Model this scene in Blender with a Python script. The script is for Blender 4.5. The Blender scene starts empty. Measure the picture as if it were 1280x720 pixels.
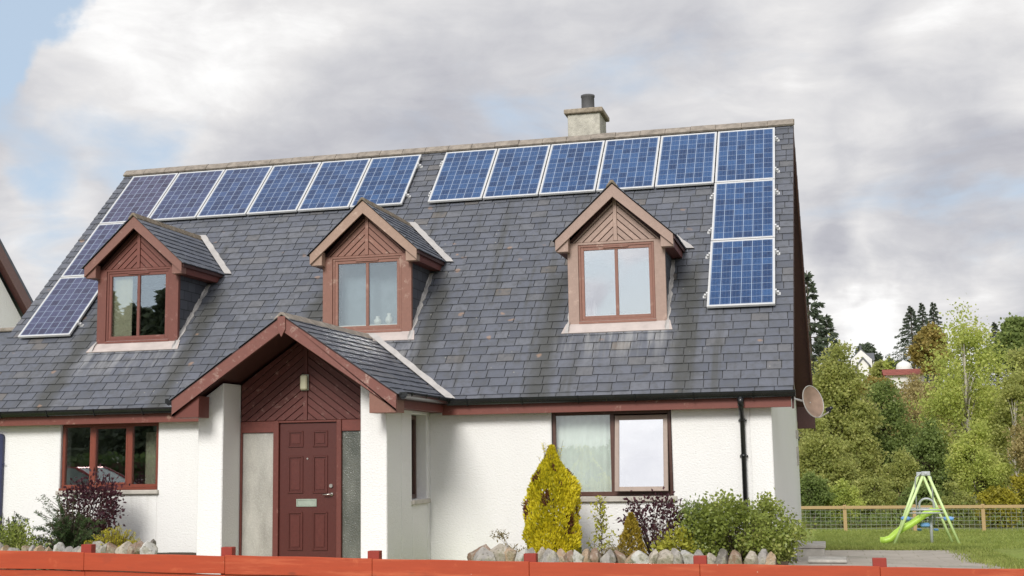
import bpy, bmesh, math, random
import numpy as np
from mathutils import Vector, Matrix, Euler, noise as mnoise

random.seed(7); RNG = np.random.default_rng(7)
scene = bpy.context.scene
COL = scene.collection
PI = math.pi; R = math.radians

# ------------------------------------------------------------------ camera
CAM = Vector((0.634, -17.536, 1.5)); YAW, PIT, ROL = R(-13.851), R(7.664), R(-0.928); FPX = 1573.35
fw = Vector((math.sin(YAW)*math.cos(PIT), math.cos(YAW)*math.cos(PIT), math.sin(PIT)))
r0 = fw.cross(Vector((0, 0, 1))).normalized(); u0 = r0.cross(fw)
rt = math.cos(ROL)*r0 + math.sin(ROL)*u0; up = -math.sin(ROL)*r0 + math.cos(ROL)*u0
cam = bpy.data.cameras.new('camera'); camo = bpy.data.objects.new('camera', cam); COL.objects.link(camo)
camo.matrix_world = Matrix(((rt.x, up.x, -fw.x, CAM.x), (rt.y, up.y, -fw.y, CAM.y), (rt.z, up.z, -fw.z, CAM.z), (0, 0, 0, 1)))
cam.sensor_width = 36; cam.lens = 36*FPX/1280; cam.clip_end = 3000; cam.clip_start = .1
scene.camera = camo
def pdir(px, py): return ((px-640)/FPX*rt - (py-360)/FPX*up + fw)
def at(px, py, Y):                       # a measured pixel -> the point at world depth Y
    d = pdir(px, py); return CAM + d*((Y-CAM.y)/d.y)

# ------------------------------------------------------------------ materials
class G:
    def __init__(s, nt): s.nt = nt; s.N = nt.nodes; s.L = nt.links
    def n(s, typ, props=None, **ins):
        nd = s.N.new(typ)
        for k, v in (props or {}).items(): setattr(nd, k, v)
        for k, v in ins.items():
            key = k.replace('_', ' ')
            if key.startswith('i') and key[1:].isdigit(): key = int(key[1:])
            s.set(nd, key, v)
        return nd
    def set(s, nd, key, v):
        sock = nd.inputs[key]
        if isinstance(v, bpy.types.NodeSocket): s.L.new(v, sock)
        elif isinstance(v, bpy.types.Node): s.L.new(v.outputs[0], sock)
        else: sock.default_value = v
    def math(s, op, a, b=0.0, clamp=False):
        return s.n('ShaderNodeMath', {'operation': op, 'use_clamp': clamp}, i0=a, i1=b).outputs[0]
    def vm(s, op, a, b=(0, 0, 0)):
        nd = s.n('ShaderNodeVectorMath', {'operation': op}, i0=a, i1=b)
        return nd.outputs['Value'] if op in ('DOT_PRODUCT', 'LENGTH', 'DISTANCE') else nd.outputs[0]
    def ramp(s, fac, stops, interp='LINEAR'):
        nd = s.n('ShaderNodeValToRGB', Fac=fac); cr = nd.color_ramp; cr.interpolation = interp
        while len(cr.elements) < len(stops): cr.elements.new(.5)
        for e, (p, c) in zip(cr.elements, stops):
            e.position = p; e.color = (c, c, c, 1) if not hasattr(c, '__len__') else (*c[:3], 1)
        return nd.outputs[0]
    def mix(s, fac, a, b, blend='MIX'):
        nd = s.n('ShaderNodeMix', {'data_type': 'RGBA', 'blend_type': blend})
        s.set(nd, 0, fac); s.set(nd, 6, a if not isinstance(a, tuple) else (*a[:3], 1)); s.set(nd, 7, b if not isinstance(b, tuple) else (*b[:3], 1))
        return nd.outputs[2]
    def noise(s, vec, scale, detail=4, rough=.55, **k):
        return s.n('ShaderNodeTexNoise', Vector=vec, Scale=scale, Detail=detail, Roughness=rough, **k).outputs[0]
    def sstep(s, v, a, b):
        return s.n('ShaderNodeMapRange', {'interpolation_type': 'SMOOTHSTEP'}, Value=v, From_Min=a, From_Max=b).outputs[0]
    def obj(s): return s.n('ShaderNodeTexCoord').outputs['Object']
    def sep(s, v): return s.n('ShaderNodeSeparateXYZ', Vector=v).outputs
    def bump(s, h, strength, dist=.01):
        return s.n('ShaderNodeBump', Height=h, Strength=strength, Distance=dist).outputs[0]

def newmat(name):
    m = bpy.data.materials.new(name); m.use_nodes = True
    g = G(m.node_tree); b = g.N['Principled BSDF']; return m, g, b
def c4(c): return (*c[:3], 1)

def mat_plain(name, col, rough=.6, metal=0, spec=.5, var=.12, scale=6, bump=0, bscale=60):
    m, g, b = newmat(name)
    o = g.obj(); nz = g.noise(o, scale, 5)
    lo = tuple(v*(1-var) for v in col); hi = tuple(min(1, v*(1+var)) for v in col)
    g.set(b, 'Base Color', g.ramp(nz, [(.3, lo), (.7, hi)]))
    b.inputs['Roughness'].default_value = rough; b.inputs['Metallic'].default_value = metal
    b.inputs['Specular IOR Level'].default_value = spec
    if bump: g.set(b, 'Normal', g.bump(g.noise(o, bscale, 4), bump, .01))
    return m

def mat_timber(name, col, worn, wear=.5, rough=.55, axis=(1, 1, 1), wscale=5):
    """painted or stained boards: grain streaks plus worn flecks"""
    m, g, b = newmat(name)
    o = g.obj()
    grain = g.noise(g.vm('MULTIPLY', o, axis), 22, 6, .65)
    base = g.ramp(grain, [(.25, tuple(v*.78 for v in col)), (.55, col), (.8, tuple(v*1.2 for v in col))])
    isl = g.n('ShaderNodeNewGeometry').outputs['Random Per Island']
    base = g.mix(g.math('MULTIPLY', isl, .6), base, tuple(v*.72 for v in col))
    wz = g.noise(o, wscale, 8, .72)
    wf = g.sstep(wz, .62-.12*wear, .80-.12*wear)
    g.set(b, 'Base Color', g.mix(wf, base, worn))
    b.inputs['Roughness'].default_value = rough
    g.set(b, 'Normal', g.bump(grain, .25, .004))
    return m

def mat_wall():
    m, g, b = newmat('white_harling')
    o = g.obj()
    dirt = g.noise(g.vm('MULTIPLY', o, (1, .1, .35)), 1.3, 6, .6)
    z = g.sep(o)[2]
    base = g.ramp(dirt, [(.3, (.785, .78, .765)), (.65, (.825, .822, .81))])
    stain = g.math('MULTIPLY', g.sstep(g.noise(g.vm('MULTIPLY', o, (5, .2, .5)), 2.2, 5, .6), .55, .8), .25)
    base = g.mix(g.math('MULTIPLY', stain, .2), base, (.62, .60, .56))
    low = g.math('MULTIPLY', g.math('SUBTRACT', 1, g.sstep(z, -.1, .55)), g.noise(o, 7, 4))
    base = g.mix(g.math('MULTIPLY', low, .25), base, (.55, .55, .49))
    X = g.sep(o)[0]
    for x0, x1, zs in ((-11.0, -9.3, 1.05), (-3.2, -1.4, .88)):
        fx = g.math('MULTIPLY', g.math('GREATER_THAN', X, x0), g.math('LESS_THAN', X, x1))
        fz = g.math('MULTIPLY', g.sstep(z, zs-.75, zs), g.math('LESS_THAN', z, zs))
        run = g.sstep(g.noise(g.vm('MULTIPLY', o, (9, .2, .6)), 1.0, 5, .65), .46, .70)
        base = g.mix(g.math('MULTIPLY', g.math('MULTIPLY', g.math('MULTIPLY', fx, fz), run), .30), base, (.52, .51, .46))
    g.set(b, 'Base Color', base)
    b.inputs['Roughness'].default_value = .9; b.inputs['Specular IOR Level'].default_value = .2
    h = g.math('ADD', g.noise(g.vm('MULTIPLY', o, (1, 1, 1.3)), 34, 4, .55), g.math('MULTIPLY', g.noise(o, 95, 2), .3))
    g.set(b, 'Normal', g.bump(h, .75, .012))
    return m

def mat_slate(name='slate', tint=(1, 1, 1), streaks=True):
    m, g, b = newmat(name)
    o = g.obj(); isl = g.n('ShaderNodeNewGeometry').outputs['Random Per Island']
    t = lambda c: tuple(a*k*.90 for a, k in zip(c, tint))
    base = g.ramp(isl, [(0, t((.100, .108, .132))), (.25, t((.122, .132, .162))), (.5, t((.140, .150, .182))), (.72, t((.126, .133, .155))), (.88, t((.158, .167, .195))), (.98, t((.150, .150, .158))), (1, t((.165, .142, .122)))])
    mott = g.noise(o, 9, 7, .65)
    base = g.mix(g.sstep(mott, .4, .75), base, t((.10, .105, .115)))
    if streaks:
        # algae and rain streaks running down the slope (x across, y along)
        st = g.noise(g.vm('MULTIPLY', o, (3.2, .22, .22)), 1.0, 5, .6)
        base = g.mix(g.math('MULTIPLY', g.sstep(st, .54, .74), .66), base, t((.070, .070, .060)))
        pale = g.noise(g.vm('MULTIPLY', g.vm('ADD', o, (9, 3, 1)), (4.5, .5, .5)), 1.0, 5, .65)
        base = g.mix(g.math('MULTIPLY', g.sstep(pale, .62, .78), .28), base, t((.30, .30, .30)))
        X = g.sep(o)[0]; Y = g.sep(o)[1]
        for cx in (-2.31, -6.27, -10.27):          # run-off stains below the dormer cheeks and lead washed from the aprons
            for sx in (-1, 1):
                d = g.math('ABSOLUTE', g.math('SUBTRACT', X, cx+sx*1.02))
                wob = g.math('MULTIPLY', g.noise(o, 2.5, 4), .28)
                f = g.math('SUBTRACT', 1, g.sstep(g.math('ADD', d, wob), .16, .42))
                f = g.math('MULTIPLY', f, g.math('SUBTRACT', 1, g.sstep(Y, 1.6, 2.2)))
                base = g.mix(g.math('MULTIPLY', f, .72), base, t((.062, .062, .052)))
            d = g.math('ABSOLUTE', g.math('SUBTRACT', X, cx))
            f = g.math('MULTIPLY', g.math('SUBTRACT', 1, g.sstep(d, .7, 1.0)), g.math('MULTIPLY', g.sstep(Y, .2, .75), g.math('SUBTRACT', 1, g.sstep(Y, .85, .9))))
            f = g.math('MULTIPLY', f, g.sstep(g.noise(g.vm('MULTIPLY', o, (9, .8, .8)), 1, 4, .6), .42, .66))
            base = g.mix(g.math('MULTIPLY', f, .55), base, (.36, .36, .36))
    lv = g.n('ShaderNodeTexVoronoi', Vector=g.vm('ADD', o, g.vm('MULTIPLY', g.n('ShaderNodeTexNoise', Vector=o, Scale=9.0).outputs[1], (.12, .12, .12))), Scale=2.6).outputs[0]
    lich = g.math('MULTIPLY', g.math('SUBTRACT', 1, g.sstep(lv, .07, .15)), g.sstep(g.noise(o, 1.1, 3), .46, .58))
    base = g.mix(g.math('MULTIPLY', lich, .6), base, (.34, .22, .15))
    lv2 = g.n('ShaderNodeTexVoronoi', Vector=o, Scale=6.5).outputs[0]
    base = g.mix(g.math('MULTIPLY', g.math('SUBTRACT', 1, g.sstep(lv2, .05, .10)), g.math('MULTIPLY', g.sstep(g.noise(o, 2.1, 3), .52, .6), .6)), base, (.40, .38, .32))
    g.set(b, 'Base Color', base)
    g.set(b, 'Roughness', g.ramp(g.noise(o, 14, 4), [(.3, .42), (.7, .68)]))
    b.inputs['Specular IOR Level'].default_value = .45
    g.set(b, 'Normal', g.bump(g.noise(o, 26, 6, .7), .35, .006))
    return m

def mat_cells():
    m, g, b = newmat('solar_cells')
    o = g.obj(); x, y, z = g.sep(o)
    gw, gh = .152, .1565
    u = g.math('DIVIDE', g.math('ADD', x, 3*gw), gw); v = g.math('DIVIDE', g.math('ADD', y, 5*gh), gh)
    fu = g.math('FRACT', u); fv = g.math('FRACT', v)
    def edge(f, w): return g.math('GREATER_THAN', g.math('ABSOLUTE', g.math('SUBTRACT', f, .5)), .5-w)
    gap = g.math('MAXIMUM', edge(fu, .030), edge(fv, .018))
    bus = g.math('MULTIPLY', g.math('LESS_THAN', g.math('ABSOLUTE', g.math('SUBTRACT', g.math('FRACT', g.math('MULTIPLY', g.math('ADD', fu, 0.0), 3)), .5)), .035), .8)
    info = g.n('ShaderNodeObjectInfo').outputs['Random']
    cid = g.n('ShaderNodeCombineXYZ', X=g.math('FLOOR', u), Y=g.math('FLOOR', v), Z=g.math('MULTIPLY', info, 37.0))
    rnd = g.n('ShaderNodeTexWhiteNoise', {'noise_dimensions': '3D'}, Vector=cid.outputs[0]).outputs[0]
    crys = g.n('ShaderNodeTexVoronoi', Vector=g.vm('ADD', o, g.vm('MULTIPLY', cid.outputs[0], (3.1, 1.7, 1))), Scale=55.0).outputs[1]
    crysv = g.sep(crys)[0]
    k = g.math('ADD', g.math('MULTIPLY', rnd, .6), g.math('MULTIPLY', crysv, .4))
    cell = g.ramp(k, [(.1, (.010, .030, .090)), (.5, (.018, .057, .155)), (.9, (.034, .092, .225))])
    sheen_tint = g.n('ShaderNodeAttribute', {'attribute_type': 'OBJECT', 'attribute_name': 'sheen_tint'}).outputs[2]  # purplish reflection painted into the cell colour, stronger towards the left panels
    cell = g.mix(sheen_tint, cell, g.ramp(k, [(.1, (.040, .034, .062)), (.5, (.062, .055, .098)), (.9, (.085, .080, .140))]))
    colr = g.mix(g.math('MULTIPLY', bus, .6), cell, (.17, .20, .30))
    colr = g.mix(gap, colr, (.30, .37, .48))
    g.set(b, 'Base Color', colr)
    b.inputs['Roughness'].default_value = .38; b.inputs['Specular IOR Level'].default_value = .3
    b.inputs['Coat Weight'].default_value = .35; b.inputs['Coat Roughness'].default_value = .07; b.inputs['Coat IOR'].default_value = 1.38
    return m

def mat_glass(name, refl=.42, tint=(.92, .95, .94), rough=.0):
    m, g, b = newmat(name); g.N.remove(b)
    out = g.N['Material Output']
    fr = g.n('ShaderNodeFresnel', IOR=1.5).outputs[0]
    f = g.math('ADD', g.math('MULTIPLY', fr, 1-refl), refl-.04, True)
    wav = g.bump(g.noise(g.obj(), 1.6, 2), .012, .05)
    gl = g.n('ShaderNodeBsdfGlossy', Color=(1, 1, 1, 1), Roughness=rough, Normal=wav)
    tr = g.n('ShaderNodeBsdfTransparent', Color=c4(tint))
    mx = g.n('ShaderNodeMixShader', i0=f, i1=tr, i2=gl)
    g.L.new(mx.outputs[0], out.inputs[0]); return m

def mat_obscure(name, lo, hi, bmp):
    m, g, b = newmat(name)
    o = g.obj()
    big = g.noise(g.vm('MULTIPLY', o, (2.2, 2.2, .8)), 1.4, 5, .6)
    c = g.ramp(big, [(.32, lo), (.68, hi)])
    vor = g.n('ShaderNodeTexVoronoi', {'feature': 'SMOOTH_F1'}, Vector=o, Scale=60.0).outputs[0]
    c = g.mix(g.math('MULTIPLY', g.sstep(vor, .25, .75), .16), c, tuple(min(1, v*1.6) for v in hi))
    g.set(b, 'Base Color', c)
    b.inputs['Roughness'].default_value = .10; b.inputs['Specular IOR Level'].default_value = .8
    b.inputs['Transmission Weight'].default_value = .25; b.inputs['IOR'].default_value = 1.5
    g.set(b, 'Normal', g.bump(vor, bmp, .012)); return m

def mat_leaf(name, cols, trans=.35, rough=.55, spec=.3):
    m, g, b = newmat(name)
    isl = g.n('ShaderNodeNewGeometry').outputs['Random Per Island']
    o = g.obj(); nz = g.noise(o, 1.2, 4)
    f = g.math('ADD', g.math('MULTIPLY', isl, .6), g.math('MULTIPLY', g.sstep(nz, .3, .7), .4))
    n = len(cols); c = g.ramp(f, [(i/(n-1)*.9+.05, k) for i, k in enumerate(cols)])
    g.set(b, 'Base Color', c); b.inputs['Roughness'].default_value = rough; b.inputs['Specular IOR Level'].default_value = spec
    tl = g.n('ShaderNodeBsdfTranslucent', Color=g.mix(.3, c, tuple(min(1, v*1.8) for v in cols[-1])))
    mx = g.n('ShaderNodeMixShader', i0=trans, i1=b.outputs[0], i2=tl)
    g.L.new(mx.outputs[0], g.N['Material Output'].inputs[0]); return m

M = {}
M['wall'] = mat_wall(); M['slate'] = mat_slate(); M['slate_small'] = mat_slate('slate_small', (.95, .97, 1), False)
M['deck'] = mat_plain('roof_felt', (.045, .045, .045), .9)
M['soffit'] = mat_timber('soffit_stain', (.075, .026, .022), (.10, .05, .04), .1)
WORN = (.40, .27, .22)
M['stain'] = mat_timber('red_brown_stain', (.165, .042, .030), (.28, .13, .10), .35)
M['stain_mid'] = mat_timber('faded_brown_stain', (.27, .125, .09), (.42, .29, .23), .6)
M['stain_pale'] = mat_timber('weathered_pink_brown_stain', (.40, .275, .225), (.46, .33, .27), .6)
M['stain_d1'] = mat_timber('dormer_red_stain', (.19, .062, .046), (.32, .18, .15), .45)
M['barge_d1'] = mat_timber('dormer_red_barge', (.25, .115, .09), (.36, .22, .18), .5)
M['barge_d2'] = mat_timber('dormer_tan_barge', (.40, .265, .20), (.48, .35, .28), .6)
M['barge_porch'] = mat_timber('porch_barge', (.22, .080, .062), (.42, .30, .25), .7, wscale=9)
M['clad'] = mat_timber('porch_cladding', (.125, .032, .025), (.36, .22, .18), .62, wscale=9)
M['door'] = mat_timber('door_brown', (.105, .026, .020), (.13, .04, .03), .0, .38)
M['frame_red'] = mat_timber('window_red', (.22, .055, .032), (.25, .08, .05), .2, .4)
M['frame_dark'] = mat_timber('window_dark_brown', (.10, .045, .033), (.2, .13, .1), .2, .4)
M['frame_sunlit'] = mat_timber('sash_sunlit', (.36, .27, .22), (.3, .2, .16), .3, .45)  # sunlit look of the open sash put into a lighter brown
M['fascia'] = mat_timber('fascia_red', (.20, .056, .040), (.40, .26, .20), .45, wscale=7)
M['black'] = mat_plain('black_plastic', (.012, .013, .014), .22, var=.2)
M['lead'] = mat_plain('lead_flashing', (.42, .40, .385), .6, .0, .5, .14, 7, .3, 25)
M['leadpink'] = mat_plain('weathered_lead_apron', (.47, .41, .385), .65, .0, .4, .12, 5, .3, 20)
M['ridge'] = mat_plain('ridge_tile', (.275, .24, .205), .9, 0, .2, .28, 9, .5, 60)
M['mortar'] = mat_plain('dormer_ridge_tile', (.20, .165, .125), .95, 0, .2, .35, 14, .6, 60)
M['chimney'] = mat_plain('chimney_render', (.46, .44, .385), .95, 0, .2, .22, 9, .9, 40)
M['cap'] = mat_plain('chimney_cap', (.32, .27, .21), .95, 0, .2, .3, 12, .8, 50)
M['pot'] = mat_plain('chimney_pot', (.095, .095, .10), .7, 0, .3, .15, 8)
M['alu'] = mat_plain('anodised_aluminium', (.66, .66, .66), .35, .25, .5, .06)
M['cells'] = mat_cells()
M['glass'] = mat_glass('window_glass', .28); M['glass_lo'] = mat_glass('low_reflect_glass', .10); M['glass_sash'] = mat_glass('tilted_sash_glass', .86); M['glass_mid'] = mat_glass('blue_grey_glass', .20); M['glass_hi'] = mat_glass('sky_reflect_glass', .58)
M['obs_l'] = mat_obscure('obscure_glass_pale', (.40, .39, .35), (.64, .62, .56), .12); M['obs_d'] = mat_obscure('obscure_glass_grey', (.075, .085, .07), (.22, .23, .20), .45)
M['curtain'] = mat_plain('net_curtain', (.84, .85, .82), .9, 0, .1, .06)
M['cream'] = mat_plain('cream_curtain', (.60, .56, .42), .9, 0, .1, .06)
M['inwall'] = mat_plain('room_paint', (.30, .34, .38), .9)
M['indark'] = mat_plain('room_dark', (.10, .09, .085), .9)
M['sill'] = mat_plain('stone_sill', (.50, .47, .42), .85, 0, .2, .14, 7, .4, 40)
M['steel'] = mat_plain('satin_steel', (.62, .60, .55), .3, .9, .5, .08)
M['brass'] = mat_plain('tarnished_brass', (.45, .52, .44), .35, .5, .5, .12)
M['lamp'] = mat_plain('cream_lamp_glass', (.62, .60, .42), .25, 0, .5, .06)
M['fence'] = mat_timber('orange_fence_stain', (.48, .066, .019), (.52, .11, .04), .25, .6, (.12, 1, 1), 4)
def weather(m):                          # knots, faded runs and grime on the stained rails
    g = G(m.node_tree); b = g.N['Principled BSDF']; src = b.inputs['Base Color'].links[0].from_socket; o = g.obj()
    st_ = g.vm('MULTIPLY', o, (.55, 1.6, 1.6))
    kn = g.n('ShaderNodeTexVoronoi', Vector=st_, Scale=3.1).outputs[0]
    c = g.mix(g.math('MULTIPLY', g.math('SUBTRACT', 1, g.sstep(kn, .05, .13)), .6), src, (.16, .030, .012))
    c = g.mix(g.math('MULTIPLY', g.sstep(g.noise(g.vm('MULTIPLY', o, (.8, 3, 9)), 1.0, 5, .65), .50, .68), .5), c, (.62, .155, .065))
    c = g.mix(g.math('MULTIPLY', g.sstep(g.noise(g.vm('MULTIPLY', o, (1.5, 3, 3)), 1.3, 6, .7), .56, .74), .45), c, (.24, .040, .020))
    pk = g.n('ShaderNodeTexVoronoi', Vector=o, Scale=5.5).outputs[0]
    c = g.mix(g.math('SUBTRACT', 1, g.sstep(pk, .025, .045)), c, (.52, .30, .22))
    g.set(b, 'Base Color', c)
weather(M['fence'])
M['fence_post'] = mat_timber('red_fence_stain', (.34, .036, .020), (.40, .07, .04), .2, .6, (1, 1, .2), 4)
M['wood'] = mat_timber('pale_treated_wood', (.47, .33, .165), (.40, .30, .18), .4, .8)
M['wire'] = mat_plain('galvanised_wire', (.42, .43, .40), .5, .5)
M['lime'] = mat_plain('lime_plastic', (.46, .68, .10), .38, 0, .5, .06)
M['limepaint'] = mat_plain('pale_lime_paint', (.62, .78, .36), .4, 0, .5, .06)
M['greytube'] = mat_plain('grey_painted_tube', (.44, .46, .48), .4, .1)
M['bluefoam'] = mat_plain('blue_plastic', (.16, .34, .66), .5)
M['dish'] = mat_plain('rusty_dish', (.29, .20, .15), .6, .1, .4, .3, 5)
M['dishrim'] = mat_plain('dish_rim', (.42, .40, .37), .5, .2)
M['concrete'] = mat_plain('concrete_block', (.42, .40, .365), .92, 0, .2, .2, 6, .5, 40)
M['neigh_barge'] = mat_timber('purple_brown_stain', (.19, .115, .11), (.28, .20, .18), .3); M['neigh_blue'] = mat_plain('dark_blue_panel', (.03, .036, .09), .4)
M['bark'] = mat_plain('bark', (.10, .08, .06), .95, 0, .2, .3, 12, .6, 30)
M['birch'] = mat_plain('birch_bark', (.42, .39, .33), .85, 0, .2, .3, 5)
M['twig'] = mat_plain('twig', (.09, .06, .045), .9)
M['soil'] = mat_plain('soil', (.075, .058, .042), 1, 0, .1, .35, 14, .8, 40)
M['rust'] = mat_plain('red_tin_roof', (.26, .075, .055), .7, 0, .3, .25, 3)
M['white'] = mat_plain('white_paint', (.74, .73, .70), .75, 0, .3, .05)
M['dkroof'] = mat_plain('far_slate', (.12, .125, .14), .8)
M['tyre'] = mat_plain('tyre', (.02, .02, .02), .8); M['carpaint'] = mat_plain('dark_red_car_paint', (.24, .018, .022), .2, .3)
M['carglass'] = mat_plain('car_glass', (.20, .25, .245), .12, 0, .25)

# ------------------------------------------------------------------ mesh helpers
class MB:
    def __init__(s): s.v = []; s.f = []; s.mi = []; s.mats = []; s.cur = 0
    def use(s, m):
        if m not in s.mats: s.mats.append(m)
        s.cur = s.mats.index(m); return s
    def add(s, vs, fs):
        o = len(s.v); s.v += [tuple(v) for v in vs]; s.f += [tuple(i+o for i in f) for f in fs]; s.mi += [s.cur]*len(fs); return s
    def box(s, x0, x1, y0, y1, z0, z1):
        return s.add([(x0,y0,z0),(x1,y0,z0),(x1,y1,z0),(x0,y1,z0),(x0,y0,z1),(x1,y0,z1),(x1,y1,z1),(x0,y1,z1)],
                     [(0,3,2,1),(4,5,6,7),(0,1,5,4),(1,2,6,5),(2,3,7,6),(3,0,4,7)])
    def obox(s, c, ax, ay, az):          # centre and three half-axis vectors
        c, ax, ay, az = map(Vector, (c, ax, ay, az))
        vs = [c+i*ax+j*ay+k*az for k in (-1, 1) for i, j in ((-1,-1),(1,-1),(1,1),(-1,1))]
        return s.add(vs, [(0,3,2,1),(4,5,6,7),(0,1,5,4),(1,2,6,5),(2,3,7,6),(3,0,4,7)])
    def bar(s, a, b, w, h, upv=(0, 0, 1)):
        a, b = Vector(a), Vector(b); d = (b-a); L = d.length; d.normalize()
        sd = d.cross(Vector(upv)).normalized(); u = sd.cross(d)
        return s.obox((a+b)/2, d*L/2, sd*w/2, u*h/2)
    def prism_y(s, poly, y0, y1):        # polygon in x,z extruded along y
        n = len(poly); vs = [(x, y0, z) for x, z in poly] + [(x, y1, z) for x, z in poly]
        ar = sum(poly[i][0]*poly[(i+1) % n][1]-poly[(i+1) % n][0]*poly[i][1] for i in range(n))
        fs = [tuple(range(n)), tuple(range(2*n-1, n-1, -1))] + [((i+1) % n, i, n+i, n+(i+1) % n) for i in range(n)]
        if ar < 0: fs = [tuple(reversed(f)) for f in fs]
        return s.add(vs, fs)
    def prism_x(s, poly, x0, x1):        # polygon in y,z extruded along x; x0/x1 may be functions of y
        f0 = x0 if callable(x0) else (lambda y: x0); f1 = x1 if callable(x1) else (lambda y: x1)
        n = len(poly); vs = [(f0(y), y, z) for y, z in poly] + [(f1(y), y, z) for y, z in poly]
        ar = sum(poly[i][0]*poly[(i+1) % n][1]-poly[(i+1) % n][0]*poly[i][1] for i in range(n))
        fs = [tuple(range(n-1, -1, -1)), tuple(range(n, 2*n))] + [(i, (i+1) % n, n+(i+1) % n, n+i) for i in range(n)]
        if ar < 0: fs = [tuple(reversed(f)) for f in fs]
        return s.add(vs, fs)
    def tube(s, pts, r, n=8, caps=True):
        pts = [Vector(p) for p in pts]; rs = r if hasattr(r, '__len__') else [r]*len(pts)
        o = len(s.v); vs = []; prev = None
        for i, p in enumerate(pts):
            d = (pts[min(i+1, len(pts)-1)]-pts[max(i-1, 0)]).normalized()
            a = prev if prev is not None else (Vector((0, 0, 1)) if abs(d.z) < .9 else Vector((1, 0, 0)))
            a = (a-d*a.dot(d)).normalized(); b = d.cross(a); prev = a
            vs += [p+rs[i]*(math.cos(2*PI*k/n)*a+math.sin(2*PI*k/n)*b) for k in range(n)]
        fs = [(i*n+k, i*n+(k+1) % n, (i+1)*n+(k+1) % n, (i+1)*n+k) for i in range(len(pts)-1) for k in range(n)]
        if caps: fs += [tuple(range(n-1, -1, -1)), tuple(range((len(pts)-1)*n, len(pts)*n))]
        return s.add(vs, fs)
    def lathe(s, c, prof, n=24):         # (radius, z) profile about a vertical axis
        c = Vector(c); vs = [c+Vector((r*math.cos(2*PI*k/n), r*math.sin(2*PI*k/n), z)) for r, z in prof for k in range(n)]
        m = len(prof)
        fs = [(i*n+k, i*n+(k+1) % n, (i+1)*n+(k+1) % n, (i+1)*n+k) for i in range(m-1) for k in range(n)]
        fs += [tuple(range(n-1, -1, -1)), tuple(range((m-1)*n, m*n))]
        return s.add(vs, fs)
    def build(s, name, mat=None, parent=None, bevel=0, smooth=False):
        me = bpy.data.meshes.new(name); me.from_pydata(s.v, [], s.f)
        if mat is not None and not s.mats: s.mats = [mat]
        for m in s.mats: me.materials.append(m)
        if len(s.mats) > 1: me.polygons.foreach_set('material_index', s.mi)
        if smooth: me.polygons.foreach_set('use_smooth', [True]*len(me.polygons))
        me.update(); return link(name, me, parent, bevel)
def link(name, me, parent=None, bevel=0):
    o = bpy.data.objects.new(name, me); COL.objects.link(o)
    if parent is not None:
        o.parent = parent
    if bevel:
        b = o.modifiers.new('bevel', 'BEVEL'); b.width = bevel; b.segments = 1; b.limit_method = 'ANGLE'; b.angle_limit = R(40)
    return o
def tag(o, label=None, cat=None, group=None, kind=None):
    if label: o['label'] = label
    if cat: o['category'] = cat
    if group: o['group'] = group
    if kind: o['kind'] = kind
    return o
def empty(name, loc, label, cat, group=None, rot=(0, 0, 0)):
    o = bpy.data.objects.new(name, None); COL.objects.link(o); o.location = loc; o.rotation_euler = rot; o.empty_display_size = .3
    return tag(o, label, cat, group)
def clip(poly, nx, nz, d):               # keep nx*x+nz*z <= d
    out = []
    for i in range(len(poly)):
        a, b = poly[i], poly[(i+1) % len(poly)]
        da, db = nx*a[0]+nz*a[1]-d, nx*b[0]+nz*b[1]-d
        if da <= 0: out.append(a)
        if da*db < 0:
            t = da/(da-db); out.append((a[0]+t*(b[0]-a[0]), a[1]+t*(b[1]-a[1])))
    return out
def boards(mb, region, ang, pitch, y0, y1, gap=.012):
    """fill a convex x,z region with diagonal boards running at angle ang"""
    nx, nz = -math.sin(ang), math.cos(ang)
    ds = [nx*x+nz*z for x, z in region]; d = min(ds)
    while d < max(ds):
        p = clip(clip(region, nx, nz, d+pitch-gap), -nx, -nz, -d)
        if len(p) >= 3:
            a = abs(sum(p[i][0]*p[(i+1) % len(p)][1]-p[(i+1) % len(p)][0]*p[i][1] for i in range(len(p))))/2
            if a > 2e-4: mb.prism_y(p, y0, y1)
        d += pitch

# ------------------------------------------------------------------ ground
def interp(x, xs, ys): return float(np.interp(x, xs, ys))
def gz(x, y):
    z = interp(y, [-400, -60, -17, -8, -4.2, -2.2, -1, 2, 5, 9, 13.5, 24.5, 32, 60, 110, 150, 300, 900],
                  [-.3, -.2, -.1, -.15, -.36, -.18, -.05, -.15, -.33, -.42, -.67, -1.0, -1.1, 1.2, 6.4, 8.0, 9.0, 9.0])
    if y > 24.5 and x < -6: z = -1.0+(z+1.0)*max(0, 1-(-6-x)/60.)
    return z
xs = sorted(set([-900, -500, -300, -200, -150, -120, -90] + list(np.arange(-70, 71, 3.0)) + [90, 120, 150, 200, 300, 500, 900]))
ys = sorted(set([-900, -400, -200, -100, -60, -40, -25, -17, -12, -8, -6, -4.2, -3.2, -2.2, -1, .5, 2, 3.5, 5, 7, 9, 11, 13.5, 16, 20, 24.5, 28, 32] + list(np.arange(36, 160, 6.0)) + [200, 300, 500, 900]))
def sheet(name, xs, ys, dz, mat, mask=None):
    mb = MB(); nx = len(xs)
    for y in ys:
        for x in xs: mb.v.append((x, y, gz(x, y)+dz))
    for j in range(len(ys)-1):
        for i in range(nx-1):
            mb.f.append((j*nx+i, j*nx+i+1, (j+1)*nx+i+1, (j+1)*nx+i)); mb.mi.append(0)
    o = mb.build(name, mat, smooth=True); tag(o, kind='structure'); return o
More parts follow.
